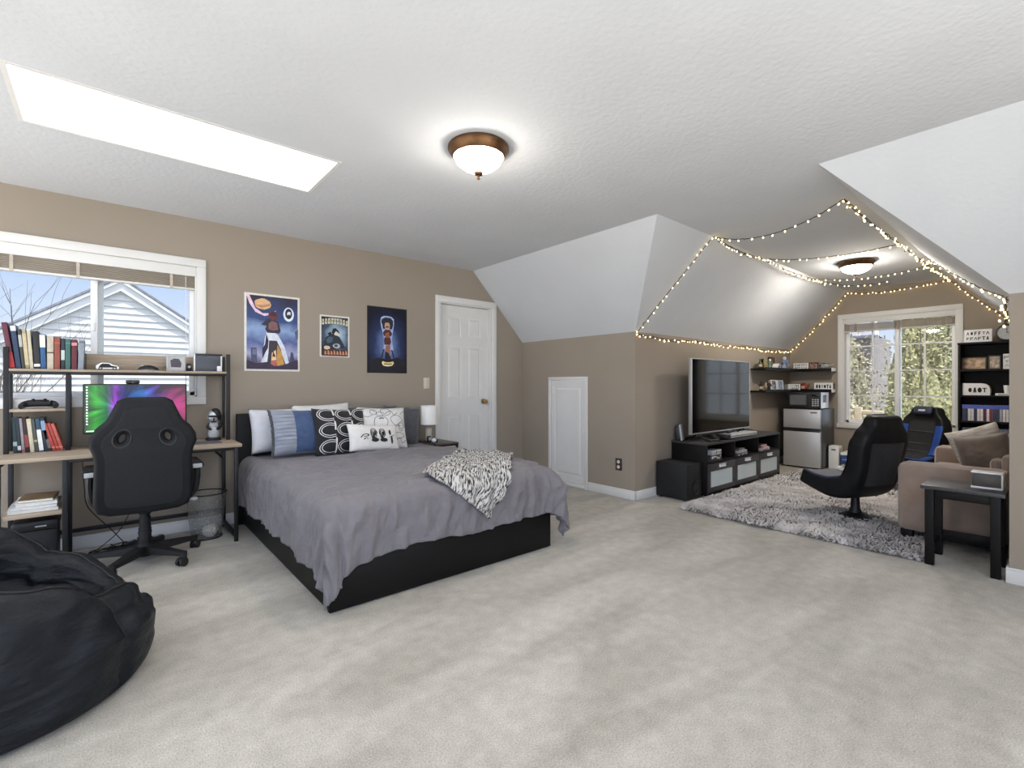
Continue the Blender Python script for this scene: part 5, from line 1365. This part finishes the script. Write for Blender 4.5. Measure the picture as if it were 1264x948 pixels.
# ------------------------------------------------------------------ gaming chairs on pedestals
def game_chair(label, loc, rz, shell_m, accent, inner):
    t = thing('rocker_chair', label, 'chair', loc, rz)
    # side profile, forward = +x
    path = spline([(.34,0,.305),(.29,0,.29),(.17,0,.262),(.03,0,.25),(-.10,0,.295),(-.165,0,.42),(-.205,0,.60),(-.235,0,.75),(-.25,0,.87)],7)
    m = len(path)
    def width(i):
        s_ = i/(m-1)
        ks = [(0,.40),(.08,.47),(.35,.50),(.5,.47),(.66,.47),(.78,.50),(.86,.44),(.92,.31),(1,.27)]
        for (a,b_),(c_,d_) in zip(ks,ks[1:]):
            if s_ <= c_: return b_+(d_-b_)*(s_-a)/(c_-a)
        return .27
    def thick(i):
        s_ = i/(m-1)
        return .115+.05*math.exp(-((s_-.42)/.16)**2)-.03*max(0,(s_-.8)/.2)
    def sect(u, i, kw=1.0, kt=1.0, off=0.0):
        kt *= (.42,.72,.88,.96)[i] if i < 4 else ((.5,.8,.93)[m-1-i] if m-1-i < 3 else 1)
        kw *= (.86,.95,.985,1)[i] if i < 4 else ((.88,.96,.99)[m-1-i] if m-1-i < 3 else 1)
        p = path[i]; d = (path[min(i+1,m-1)]-path[max(i-1,0)]).normalized(); nrm = Vector((d.z,0,-d.x))   # towards the sitter
        if nrm.z < -0.2 : nrm = -nrm
        nrm = Vector((-d.z,0,d.x)); nrm = -nrm if (nrm.x < 0 and nrm.z < 0) or (nrm.z < 0 and abs(nrm.z)>abs(nrm.x)) or nrm.x < 0 and abs(nrm.x) > abs(nrm.z) else nrm
        a = 2*PI*u; ca, sa = math.cos(a), math.sin(a); e = .45
        x = math.copysign(abs(ca)**e, ca)*width(i)/2*kw; y = math.copysign(abs(sa)**e, sa)*thick(i)/2*kt
        bol = .035*max(0, min(1,(abs(x)/(width(i)/2)-.62)/.3)) if y > 0 else 0
        return p+Vector((0,x,0))+nrm*(y+bol+off)
    b = MB()
    n = 36; v = []; f = []
    for i in range(m):
        for k in range(n): v.append(sect(k/n, i))
    for i in range(m-1):
        for k in range(n): f.append((i*n+k, i*n+(k+1)%n, (i+1)*n+(k+1)%n, (i+1)*n+k))
    f += [list(range(n-1,-1,-1)), list(range((m-1)*n, m*n))]
    b.add(v, f); sh = b.build('shell', shell_m, t, sharp=70)
    def strip(name, u0, u1, i0, i1, mm, off, kw=1.0):
        q = MB(); q.grid(lambda u, w_: sect(u0+(u1-u0)*u, min(m-1,int(round(i0+(i1-i0)*w_))), kw, 1.0, off), 10, i1-i0)
        return q.build(name, mm, t, sharp=70)
    strip('centre_panel', .20, .30, 2, int(m*.84), inner, .004)
    for (u0,u1) in ((.045,.195),(.305,.455)):
        strip('side_bolster', u0, u1, 3, int(m*.5), accent, .006); strip('side_bolster', u0, u1, int(m*.55), int(m*.80), accent, .007)
    q = MB()
    for fr_ in (.58,.66,.74):
        i = int(m*fr_); q.tube([sect(.202+.096*k/8, i, 1, 1, .006) for k in range(9)],.004,6)
    q.build('quilt_lines', col((70,72,76),.6), t)
    i = int(m*.93); c_ = sect(.25, i, 1, 1, .02)
    MB().box((c_.x,0,c_.z),(.05,.20,.095),.022,M=tr(c_.x,0,c_.z)@roty(-.35)@tr(-c_.x,0,-c_.z),seg=3).build('headrest_cushion', mat('dark_navy_cushion',(34,40,58),.45,vary=(14,(42,48,66))), t)
    c2 = sect(.25, i, 1, 1, .046); MB().box((c2.x,0,c2.z),(.004,.075,.02),.001,M=tr(c2.x,0,c2.z)@roty(-.35)@tr(-c2.x,0,-c2.z)).build('headrest_emblem', M_grayp, t)
    b = MB()
    i0, i1 = int(m*.55), int(m*.80); b.grid(lambda u, w_: sect(.60+.30*u, min(m-1,int(i0+(i1-i0)*w_)), .8, 1, -.004 if False else .0)+Vector((-.006,0,0)), 8, i1-i0); b.build('back_panel', M_blkf, t, sharp=70)
    q = MB().lathe([(.15,0),(.152,.010),(.10,.026),(.05,.05),(.034,.085),(.030,.19)],n=32); q.build('pedestal', M_blk, t)
    q = MB().box((.02,0,.195),(.16,.18,.014),.003); q.tube([(.0,-.06,.185),(-.02,-.20,.18)],.006,6); q.ball((-.02,-.205,.18),.012,8); q.build('swivel_plate', M_blk, t)
    return t
game_chair('black pedestal gaming chair on the grey rug, seen from behind',(4.79,1.20,.022),math.radians(66),M_leather,mat('dark_navy_leatherette',(24,32,58),.4,vary=(14,(30,40,68))),mat('grey_blue_seat_panel',(66,70,82),.45,vary=(12,(80,84,96))))
game_chair('blue and black pedestal gaming chair facing the room by the far window',(6.60,1.17,.022),math.radians(146),M_leather,M_blue_l,M_mesh_fab)

# ------------------------------------------------------------------ sofa 
sf = thing('sofa','taupe fabric sofa with square arms beside the dark side table','sofa',(5.2,.58,0))
MB().bx(-.80,-.60,-.30,.27,.085,.575,.045).build('arm', M_sofa, sf); MB().bx(.60,.80,-.30,.27,.085,.575,.045).build('arm', M_sofa, sf)
MB().bx(-.61,.61,-.30,.24,.085,.30,.03).build('seat_base', M_sofa, sf)
for k in range(2): MB().bx(-.60+.60*k+.002,.0+.60*k-.002,-.245,.26,.30,.44,.04).build('seat_cushion', M_sofa, sf)
MB().bx(-.61,.61,-.318,-.25,.085,.66,.03).build('backrest', M_sofa, sf)
for k in range(2): MB().box((-.30+.60*k,-.228,.535),(.58,.07,.19),.03).build('back_cushion', M_sofa, sf)
for sx in (-1,1):
    for y in (-.25,.22): MB().bx(sx*.72-.04,sx*.72+.04,y-.035,y+.035,.0,.088,.004).build('foot', M_blkwood, sf)
M_stripe = mat('pale_stripe_linen',(196,186,174),.85,vary=(16,(222,214,204),.4,.6),bump=(40,.3,.004),stretch=(1,1,4))
M_tpil = mat('taupe_velvet',(100,86,74),.7,vary=(9,(118,102,90)),bump=(60,.2,.003),sheen=.5)
pillow('sofa_cushion','pale striped cushion leaning on the sofa arm behind the taupe cushion',.34,.33,.16,M_stripe,(5.05,.475,.655),(-.10,.36,1.25),cat='cushion')
pillow('sofa_cushion','taupe velvet cushion in the corner of the sofa beside the arm',.33,.29,.17,M_tpil,(4.83,.425,.635),(-.12,.22,1.2),cat='cushion')

# ------------------------------------------------------------------ side table
sd = thing('side_table','small black wooden side table in front of the sofa arm','side table',(4.13,.455,0))
MB().bx(-.172,.172,-.19,.19,.478,.502,.003).build('top', M_espresso, sd)
for sx in (-1,1):
    for sy in (-1,1): MB().bx(sx*.142-.022,sx*.142+.022,sy*.148-.022,sy*.148+.022,0,.478,.002).build('leg', M_blkwood, sd)
for sx in (-1,1): MB().bx(sx*.142-.010,sx*.142+.010,-.126,.126,.425,.478,.002).build('apron', M_blkwood, sd)
for sy in (-1,1): MB().bx(-.12,.12,sy*.148-.010,sy*.148+.010,.425,.478,.002).build('apron', M_blkwood, sd)
MB().bx(.132,.152,-.126,.126,.10,.17,.002).build('stretcher', M_blkwood, sd); 
for sy in (-1,1): MB().bx(-.12,.12,sy*.148-.010,sy*.148+.010,.10,.13,.002).build('stretcher', M_blkwood, sd)
t = thing('picture_box','dark box with white edges standing on the side table','box',(4.13,.355,.5025),0)
MB().bx(-.035,.05,-.065,.065,.010,.092,.003).build('box', col((66,62,58),.4), t)
q = MB().bx(-.045,.055,-.07,.07,0,.010,.002); q.bx(-.04,.055,-.07,.07,.092,.100,.002); q.bx(-.04,.055,-.072,-.063,.010,.092,.002); q.build('white_edge', M_white, t)

# ------------------------------------------------------------------ bookcase with game cases
bc = thing('bookcase','tall black bookcase beside the far window','bookcase',(7.70,.575,0))
BW = .318
MB().bx(-.15,.135,BW-.022,BW,0,1.60,.002).build('side_panel', M_blkwood, bc); MB().bx(-.15,.135,-BW,-BW+.022,0,1.60,.002).build('side_panel', M_blkwood, bc)
MB().bx(-.155,.135,-BW-.004,BW+.004,1.60,1.622,.002).build('top', M_blkwood, bc)
MB().bx(.125,.135,-BW+.02,BW-.02,.02,1.60).build('back_panel', M_blkwood, bc)
for z in (.05,.25,.45,.72,1.015,1.31): MB().bx(-.145,.126,-BW+.022,BW-.022,z-.022,z,.002).build('shelf', M_blkwood, bc)
MB().bx(-.135,-.115,-BW+.022,BW-.022,0,.03,.002).build('plinth', M_blkwood, bc)
sign('wooden_sign','white sign with two rows of black capitals on top of the bookcase','sign',(7.64,.735,1.6225),RZ,.235,.15,2,6,9,-.08)
t = thing('round_clock','round black clock with pale face on top of the bookcase','clock',(7.64,.50,1.6225),RZ)
M_ = tr(0,0,.095)@rotx(PI/2)
MB().lathe([(.092,-.02),(.095,.0),(.092,.022),(.078,.024),(.076,.012)],n=36,M=M_).build('case', M_plastic, t); MB().cyl((0,0,.012),(0,0,.0135),.077,n=36,M=M_).build('face', M_grayp, t)
q = MB(); q.box((0,.02,.0145),(.006,.05,.002),M=M_); q.box((.016,.0,.0145),(.04,.005,.002),M=M_); q.build('hands', M_black, t)
q = MB(); q.box((-.04,0,.003),(.02,.05,.006),.002); q.box((.04,0,.003),(.02,.05,.006),.002); q.build('feet', M_black, t)
picture('brown landscape picture on the upper shelf of the bookcase',(7.66,.77,1.3105),RZ,.215,.145,col((70,58,48),.5),(150,122,96),(196,170,140),-.10,21)
picture('smaller grey brown picture beside the brown landscape on the bookcase',(7.66,.60,1.3105),RZ,.105,.16,col((52,46,42),.5),(132,122,114),(186,172,154),-.10,22)
sign('white_box','white box at the dark end of the upper bookcase shelf','box',(7.66,.50,1.3105),RZ,.06,.17,3,1,23,0,M_white,M_white,M_inkg,.08)
t = thing('bread_bin','white box with rounded end and black drawing on the bookcase','box',(7.66,.745,1.0155),RZ)
b = MB().prism([(-.115,0),(.115,0),(.115,.07),(.105,.105),(.075,.132),(.04,.138),(-.115,.138)],-.06,.06,M=Matrix(((1,0,0,0),(0,0,1,0),(0,1,0,0),(0,0,0,1)))); b.build('body', M_white, t)
b = MB(); glyphs(b,.16,.085,1,4,-.0605,33,tr(.01,0,.06)); b.build('drawing', M_ink, t, smooth=False)
t = thing('toy_cone','small grey cone shaped ornament beside the white rounded box','ornament',(7.66,.872,1.0155))
MB().lathe([(.018,0),(.016,.03),(.006,.08),(0,.09)],n=16).build('body', M_grayp, t)
t = thing('flat_carton','flat white carton lying on the bookcase shelf','carton',(7.66,.515,1.0155))
MB().box((0,0,.012),(.14,.15,.024),.003).build('box', M_white, t); MB().box((-.0705,0,.012),(.001,.1,.008)).build('printed_line', M_inkg, t)
t = thing('small_cup','small white cup standing on the flat white carton','cup',(7.66,.50,1.0397))
MB().lathe([(.022,0),(.028,.05),(.030,.09),(.027,.09),(.02,.006)],n=18,closed=False).build('body', M_white, t)
spines = [(56,60,70),(206,204,200),(120,48,44),(90,34,34),(212,208,202),(70,72,80),(204,200,196),(54,56,62),(150,150,150),(60,62,70),(210,206,200),(96,100,110),(216,214,210),(44,46,54),(212,210,206),(208,206,204)]
def game_case(label, loc, w, h, rgb, band, group):
    t = thing('game_case', label, 'game case', loc, 0, group)
    MB().bx(0,.125,-w/2,w/2,0,h,.001).build('case', col(band,.35), t)
    MB().bx(-.0008,.001,-w/2+.0015,w/2-.0015,.003,h*.76).build('paper_spine', col(rgb,.5), t)
y = .575+BW-.03; k = 0
for k in range(22):
    w_ = .0255; nm = {(0):'grey'}
    rgb = spines[(k*7+k//3) % len(spines)]
    tone = 'white' if sum(rgb) > 560 else ('red' if rgb[0] > rgb[2]*1.6 else ('grey' if sum(rgb) > 270 else 'dark'))
    game_case('game case with %s spine, %s from the window in the upper case row' % (tone, WN[k]), (7.585,y-w_/2,.7205), w_-.001, .185, rgb, (70,88,170), 'game cases in the upper bookcase row')
    y -= w_
y = .575+BW-.03
for k in range(22):
    w_ = .0255
    rgb = spines[(k*5+3+k//4) % len(spines)]; rgb = tuple(int(c*.8) for c in rgb)
    tone = 'pale' if sum(rgb) > 440 else ('red' if rgb[0] > rgb[2]*1.6 else ('grey' if sum(rgb) > 230 else 'dark'))
    game_case('game case with %s spine, %s from the window in the lower case row' % (tone, WN[k]), (7.585,y-w_/2,.4505), w_-.001, .19, rgb, (84,92,120), 'game cases in the lower bookcase row')
    y -= w_
# ------------------------------------------------------------------ string lights
M_wirec = mat('dark_string_wire',(52,46,40),.6,vary=(30,(62,56,50)))
M_bulb = mat('warm_fairy_bulb',(255,226,170),.3,emit=((255,222,160),BULB),vary=(30,(255,232,184)))
bulb_o = MB().ball((0,0,0),(.0062,.0062,.0088),6).build('bulb', M_bulb); bulb_me = bulb_o.data
bpy.data.objects.remove(bulb_o)
def strand(label, pts, spacing, seed, wob=.012, clumps=False, cat='string lights'):
    random.seed(seed)
    t = thing('string_lights', label, cat, pts[0], 0, 'warm string lights round the dormer')
    P = [Vector(p)-Vector(pts[0]) for p in pts]
    C_ = spline(P, 14)
    # resample with a little wander
    W = []
    for i, p in enumerate(C_):
        k = min(1, i/3, (len(C_)-1-i)/3)
        W.append(p+Vector((nz(i*.9,seed,1),nz(i*.9,seed,2),nz(i*.9,seed,3)-.2))*wob*k)
    wire = MB().tube(W,.0036,5)
    if clumps:
        W2c = [p+Vector((nz(i*.7,seed,5),nz(i*.7,seed,6),nz(i*.7,seed,7)-.6))*.022 for i, p in enumerate(W)]
        wire.tube(W2c,.0036,5)
    wo = wire.build('wire', M_wirec, t)
    acc = 0; nb = 0
    for a, b_ in zip(W, W[1:]):
        L = (b_-a).length; 
        while acc < L and nb < 95:
            p = a+(b_-a)*(acc/L)
            o = bpy.data.objects.new('bulb', bulb_me); C.objects.link(o); o.parent = t
            d = Vector((random.uniform(-1,1),random.uniform(-1,1),random.uniform(-1.6,-.2))).normalized()*(.014 if not clumps else random.uniform(.012,.03))
            o.location = p+d; o.rotation_euler = (random.uniform(-.6,.6),random.uniform(-.6,.6),0)
            nb += 1; acc += spacing*random.uniform(.7,1.3)
        acc -= L
    return t
e = .022
s2 = .7071*e
strand('string light run climbing the dormer slope from the knee wall corner',[(3.962,2.80-.03,1.66+.0),(3.985,2.56,1.895-.0),(4.01,2.30,2.165),(4.033,2.075,2.405)],.075,1,.008)
strand('dense string light run along the top of the wall over the television',[(3.97,2.785,1.64)]+[(3.97+.6*k,2.785,1.635-.018*(k%2)) for k in range(1,6)]+[(7.84,2.785,1.64)],.055,2,.014,True)
strand('string light run up the slope edge of the far gable near the corner ledges',[(7.85,2.775,1.645),(7.85,2.54,1.875),(7.85,2.30,2.135),(7.85,2.075,2.395)],.055,3,.012)
strand('string light run along the flat top of the far gable',[(7.85,2.06,2.415),(7.85,1.82,2.38),(7.85,1.55,2.372),(7.85,1.25,2.395),(7.85,1.0,2.42)],.060,4,.012)
strand('string light run down the far gable edge over the bookcase',[(7.85,.995,2.41),(7.85,.80,2.19),(7.85,.60,1.985),(7.85,.42,1.79),(7.85,.29,1.66)],.060,5,.014)
strand('thick string light run along the dormer ceiling crease over the bookcase side',[(3.90,1.04,2.425),(4.6,1.03,2.40),(5.3,1.02,2.40),(6.0,1.015,2.395),(6.9,1.01,2.40),(7.82,1.0,2.42)],.050,6,.012,True)
strand('string light run along the dormer ceiling crease over the television side',[(4.05,2.04,2.425),(4.55,2.04,2.39),(5.13,2.04,2.41),(5.75,2.04,2.385),(6.5,2.04,2.41),(6.9,2.04,2.42)],.055,7,.012,True)
strand('first swag of lights across the dormer mouth',[(4.04,2.05,2.425),(4.08,1.85,2.37),(4.08,1.60,2.35),(4.02,1.30,2.375),(3.90,1.05,2.425)],.085,8,.006)
strand('second swag of lights crossing under the dormer ceiling',[(5.12,2.03,2.415),(5.2,1.85,2.385),(5.28,1.60,2.37),(5.40,1.32,2.385),(5.51,1.06,2.42)],.075,9,.006)
strand('third swag of lights crossing behind the dormer ceiling lamp',[(6.55,2.03,2.415),(6.62,1.85,2.39),(6.70,1.60,2.375),(6.75,1.30,2.39),(6.79,1.04,2.42)],.070,10,.006)
strand('short faint swag of lights nearest the far gable',[(6.85,2.02,2.415),(7.0,1.85,2.37),(7.1,1.60,2.36),(7.1,1.45,2.375)],.07,12,.006)
strand('string light run sagging down the slope to the nearest wall end',[(6.52,1.0,2.41),(5.75,.86,2.27),(5.0,.62,2.00),(4.4,.40,1.77),(3.985,.275,1.655)],.11,11,.008)
strand('short cluster of lights hanging at the end of the nearest wall',[(3.985,.262,1.65),(3.99,.268,1.60),(3.985,.262,1.545),(3.99,.27,1.50)],.022,13,.010,True)
# ------------------------------------------------------------------ outside
M_side = mat('white_lap_siding',(170,170,168),.7,vary=(3,(176,176,174)))
M_roof = mat('grey_shingles',(92,93,100),.9,vary=(18,(116,117,124)),bump=(40,.4,.01))
M_bark = mat('grey_brown_bark',(70,60,54),.9,vary=(20,(92,80,72)),bump=(60,.4,.005))
nh = thing('neighbour_house','white sided gable house standing beyond the desk window','house',(.18,11.0,-3))
# gable wall: apex 5.92 above its base, eaves lower on both sides
AP, SLP = 5.90, .69
def roof_z(x): return AP-SLP*abs(x)
b = MB(); hgt = .115; z = 0.0
while z < AP:
    zt_ = min(z+hgt, AP); 
    xh = min(3.4, (AP-z)/SLP); xh2 = min(3.4, (AP-zt_)/SLP)
    if xh > .02: b.add([(-xh,-.014,z),(xh,-.014,z),(xh2,0.006,zt_),(-xh2,0.006,zt_),(-xh,.02,z),(xh,.02,z)], [(0,1,2,3),(4,5,1,0)])
    z += hgt
b.bx(-3.4,3.4,.02,6,0,AP-SLP*3.4-.1)
b.build('siding', M_side, nh, smooth=False)
b = MB()
for sx in (-1,1):
    n0 = Vector((sx*SLP,0,1)).normalized()
    def pt(x, dz, y): return (sx*x, y, AP-SLP*x+dz)
    for (d0,d1,ya,yb) in ((-.10,.05,-.06,0),(.05,.11,-.09,-.06)):
        b.add([pt(0,d0,ya),pt(3.8,d0,ya),pt(3.8,d1,ya),pt(0,d1,ya),pt(0,d0,yb+.06),pt(3.8,d0,yb+.06),pt(3.8,d1,yb+.06),pt(0,d1,yb+.06)],[(0,1,2,3),(7,6,5,4),(0,4,5,1),(3,2,6,7)])
b.build('barge_board', mat('white_barge_board',(176,176,175),.6,vary=(5,(182,182,181))), nh, smooth=False)
b = MB()
for sx in (-1,1):
    b.add([(0,-.10,AP+.12),(sx*3.9,-.10,AP+.12-SLP*3.9),(sx*3.9,6,AP+.12-SLP*3.9),(0,6,AP+.12),(0,-.10,AP+.16),(sx*3.9,-.10,AP+.16-SLP*3.9),(sx*3.9,6,AP+.16-SLP*3.9),(0,6,AP+.16)],[(0,1,2,3),(4,5,6,7),(0,1,5,4),(1,2,6,5)])
b.build('roof', M_roof, nh, smooth=False)
def bare_tree(label, loc, h, seed, levels=5, spread=.5, r0=.045, kids=(2,3)):
    random.seed(seed); b = MB()
    def grow(p, d, L, r, lv):
        pts = [p]; q = p.copy(); dd = d.copy()
        for k in range(4):
            dd = (dd+Vector((random.uniform(-1,1),random.uniform(-1,1),random.uniform(-.3,.6)))*.14).normalized()
            q = q+dd*L/4; pts.append(q.copy())
        b.tube(pts,[r*(1-.5*i/4) for i in range(5)],5 if lv < levels else 6)
        if lv <= 0: return
        for k in range(random.randint(*kids)):
            i = random.randint(2,4); ax = dd.orthogonal().normalized(); ax.rotate(Matrix.Rotation(random.random()*2*PI,3,dd))
            nd = (dd+ax*random.uniform(.4,.95)*spread*1.6+Vector((0,0,.15))).normalized()
            grow(pts[i], nd, L*random.uniform(.55,.8), r*.52, lv-1)
    grow(Vector((0,0,0)), Vector((0,0,1)), h*.34, r0, levels)
    t = b.build('bare_tree', M_bark, sharp=60); t.location = loc; tag(t, label, 'tree'); return t
bare_tree('bare leafless tree outside the desk window at its outer side',(-1.25,7.9,-2.9),6.2,3,5,.55,.05,(3,4))
bare_tree('bare leafless sapling in front of the white house gable',(-.45,9.0,-2.9),5.6,14,6,.4,.045)
bare_tree('low spreading bare leafless bush tree near the desk window',(-.72,7.0,-2.9),5.0,27,5,.7,.034,(3,4))
bare_tree('thin bare leafless tree before the middle of the white gable',(.35,8.7,-2.9),5.0,9,5,.5,.035)

def leaf_mass(b, c, r, n, sz, seed):
    random.seed(seed)
    for k in range(n):
        d = Vector((random.gauss(0,1),random.gauss(0,1),random.gauss(0,1))).normalized()*(random.random()**.4)
        p = Vector(c)+Vector((d.x*r[0],d.y*r[1],d.z*r[2]))*(1+.25*nz(d.x*3,d.y*3,d.z*3+seed))
        u = Vector((random.uniform(-1,1),random.uniform(-1,1),random.uniform(-1,1))).normalized(); w = u.orthogonal().normalized()
        s = sz*random.uniform(.6,1.3)
        b.add([p-u*s,p+w*s*.5,p+u*s,p-w*s*.5],[(0,1,2,3)])
def shrub(label, loc, r, n, sz, seed, rgb, rgb2, name='shrub', cat='shrub', stems=True):
    t = thing(name, label, cat, loc)
    b = MB(); 
    for k in range(4):
        random.seed(seed*7+k)
        leaf_mass(b, (random.uniform(-.4,.4)*r[0],random.uniform(-.5,.5)*r[1],r[2]*random.uniform(.7,1.2)), (r[0]*.8,r[1]*.75,r[2]*.85), n//4, sz, seed+k)
    for k in range(3):          # dense inner mass of the crown
        random.seed(seed*7+k); c_ = (random.uniform(-.3,.3)*r[0],random.uniform(-.4,.4)*r[1],r[2]*random.uniform(.7,1.1)); q_ = MB().ball(c_,(r[0]*.62,r[1]*.62,r[2]*.72),22)
        b.add([tuple(Vector(p)*(1+.16*nz(p[0]*4,p[1]*4,p[2]*4)+.10*nz(p[0]*11,p[1]*11,p[2]*11))) for p in q_.v], q_.f)
    o = b.build('foliage', mat('leaves_'+name,tuple(int(c*.62) for c in rgb),.7,vary=(15,tuple(int(c*.80) for c in rgb2),.36,.64)), t, smooth=False)
    q = MB(); random.seed(seed)
    for k in range(7):
        a = random.random()*2*PI
        q.tube([(0,0,0),(.3*r[0]*math.cos(a),.3*r[1]*math.sin(a),r[2]*.8),(.7*r[0]*math.cos(a),.8*r[1]*math.sin(a),r[2]*1.7)],[.04,.025,.010],5)
    q.build('stems', M_bark, t)
    return t
gz = -3.0
shrub('tawny brown shrub low beside the garden post outside the far window',(11.1,2.78,gz),(.50,.50,1.55),4200,.04,43,(150,124,92),(196,172,136))
shrub('dense dark green shrub low on the bookcase side outside the far window',(11.3,1.5,gz),(.52,.55,1.6),4600,.042,41,(74,86,48),(128,130,84))
shrub('bright green leafy shrub outside the far window on the bookcase side',(12.9,1.85,gz),(.48,.52,1.8),4600,.042,44,(86,122,42),(132,156,72))
shrub('tan brown shrub under the shelf side pane outside the far window',(12.8,3.2,gz),(.48,.55,2.0),4200,.042,48,(150,130,98),(206,188,150))
shrub('olive green shrub behind the mullion outside the far window',(14.4,2.6,gz),(.52,.62,2.05),5200,.045,42,(96,104,52),(168,164,110))
shrub('grey olive thicket below the neighbour roof outside the far window',(14.8,4.05,gz),(.55,.70,2.75),4800,.045,49,(126,122,92),(182,172,138))
shrub('tall yellow green tree crown above the shrubs outside the far window',(17.2,2.65,gz),(.95,.92,3.6),9000,.06,45,(118,118,66),(190,182,128),'leafy_tree','tree')
shrub('tall grey green tree crown behind the yellow green tree',(20.6,2.95,gz),(1.1,1.15,4.3),8000,.065,46,(104,110,66),(172,166,118),'leafy_tree','tree')
shrub('dark green conifer crown over the neighbour roof outside the far window',(27.5,8.2,gz),(1.7,2.6,5.6),8000,.09,47,(54,76,46),(84,104,62),'leafy_tree','tree')
bh = thing('garden_house','grey roofed house with pale wall beyond the garden of the far window','house',(22.4,5.95,gz))
MB().bx(-.8,2.2,-1.0,2.6,0,5.95).build('walls', mat('pale_mauve_wall',(112,104,100),.8,vary=(4,(124,116,111))), bh, smooth=False)
b = MB(); b.add([(-1.1,-1.25,5.85),(-1.1,3,5.85),(1.1,3,7.05),(1.1,-.7,7.05),(-1.1,-1.25,5.95),(-1.1,3,5.95),(1.1,3,7.15),(1.1,-.7,7.15)],[(0,1,2,3),(7,6,5,4),(0,4,5,1),(3,2,6,7),(0,3,7,4)]); b.build('roof', M_roof, bh, smooth=False)
MB().tube([(-1.12,-1.27,5.90),(1.1,-.72,7.10)],.06,6).build('barge_board', M_side, bh)
fp = thing('garden_post','pale wooden garden post among the shrubs outside the far window','post',(9.85,2.42,gz))
MB().bx(-.05,.05,-.05,.05,0,3.75,.01).build('post', mat('weathered_wood',(140,126,104),.85,vary=(8,(156,142,120))), fp); MB().bx(-.03,.03,-.35,.30,3.62,3.70,.01).build('crossbar', col((150,136,112),.85), fp)
lw = struct(MB().add([(-40,-40,gz),(60,-40,gz),(60,60,gz),(-40,60,gz)],[(0,1,2,3)]).build('ground', mat('pale_gravel_ground',(160,162,164),.95,vary=(.6,(170,172,174)),bump=(9,.4,.02)), smooth=False))
# ------------------------------------------------------------------ light and camera
w = bpy.data.worlds.new('sky'); scene.world = w; w.use_nodes = True; nt = w.node_tree
bg = nt.nodes['Background']
tc = nt.nodes.new('ShaderNodeTexCoord'); sp = nt.nodes.new('ShaderNodeSeparateXYZ'); nt.links.new(tc.outputs['Generated'], sp.inputs[0])
r = nt.nodes.new('ShaderNodeValToRGB'); nt.links.new(sp.outputs['Z'], r.inputs['Fac'])
els = [(0,SKY_LOW),(.05,(186,194,206)),(.16,(166,182,208)),(.34,(156,174,206)),(.50,(206,212,222)),(1.,(244,246,250))]
while len(r.color_ramp.elements) < len(els): r.color_ramp.elements.new(.5)
for e_, (p, c_) in zip(r.color_ramp.elements, els): e_.position = p; e_.color = (*lin(c_),1)
n = nt.nodes.new('ShaderNodeTexNoise'); n.inputs['Scale'].default_value = 2.2; n.inputs['Detail'].default_value = 6; nt.links.new(tc.outputs['Generated'], n.inputs['Vector'])
k = nt.nodes.new('ShaderNodeMapRange'); k.inputs[1].default_value = .52; k.inputs[2].default_value = .68; k.inputs[3].default_value = 0; k.inputs[4].default_value = .22; nt.links.new(n.outputs['Fac'], k.inputs[0])
mx = nt.nodes.new('ShaderNodeMix'); mx.data_type = 'RGBA'; nt.links.new(k.outputs[0], mx.inputs[0]); nt.links.new(r.outputs[0], mx.inputs[6]); mx.inputs[7].default_value = (.92,.94,.97,1)
nt.links.new(mx.outputs[2], bg.inputs[0])
# the sky is brighter on the sun's side, behind the room
dt = nt.nodes.new('ShaderNodeVectorMath'); dt.operation = 'DOT_PRODUCT'; nt.links.new(tc.outputs['Generated'], dt.inputs[0]); dt.inputs[1].default_value = (-.25,-.93,.28)
kr = nt.nodes.new('ShaderNodeMapRange'); kr.interpolation_type = 'SMOOTHSTEP'; kr.inputs[1].default_value = -.1; kr.inputs[2].default_value = .9; kr.inputs[3].default_value = SKY; kr.inputs[4].default_value = SKY*SUNSIDE
nt.links.new(dt.outputs['Value'], kr.inputs[0]); nt.links.new(kr.outputs[0], bg.inputs[1])
sl = bpy.data.lights.new('sun','SUN'); sl.energy = SUN; sl.angle = math.radians(3); sl.color = (1,.985,.96)
so = bpy.data.objects.new('sun', sl); C.objects.link(so); so.rotation_euler = Vector((.16,.26,-.95)).to_track_quat('-Z','Y').to_euler()

cam = bpy.data.cameras.new('camera'); co = bpy.data.objects.new('camera', cam); C.objects.link(co)
co.location = (0,0,1.14); co.rotation_euler = (PI/2, 0, math.radians(49.75)-PI/2)
cam.sensor_width = 36; cam.lens = 590/1264*36; cam.shift_y = .5/1264; cam.clip_start = .05; cam.clip_end = 200
scene.camera = co
vs_ = scene.view_settings
scene.display_settings.display_device = 'sRGB'
vs_.view_transform = 'Standard'; vs_.look = 'None'; vs_.gamma = 1; vs_.use_curve_mapping = False; vs_.exposure = EXPO
cy = scene.cycles
cy.max_bounces = 10; cy.diffuse_bounces = 6; cy.glossy_bounces = 4; cy.transparent_max_bounces = 16; cy.transmission_bounces = 6
cy.use_denoising = True; cy.caustics_reflective = False; cy.caustics_refractive = False; cy.sample_clamp_indirect = 6
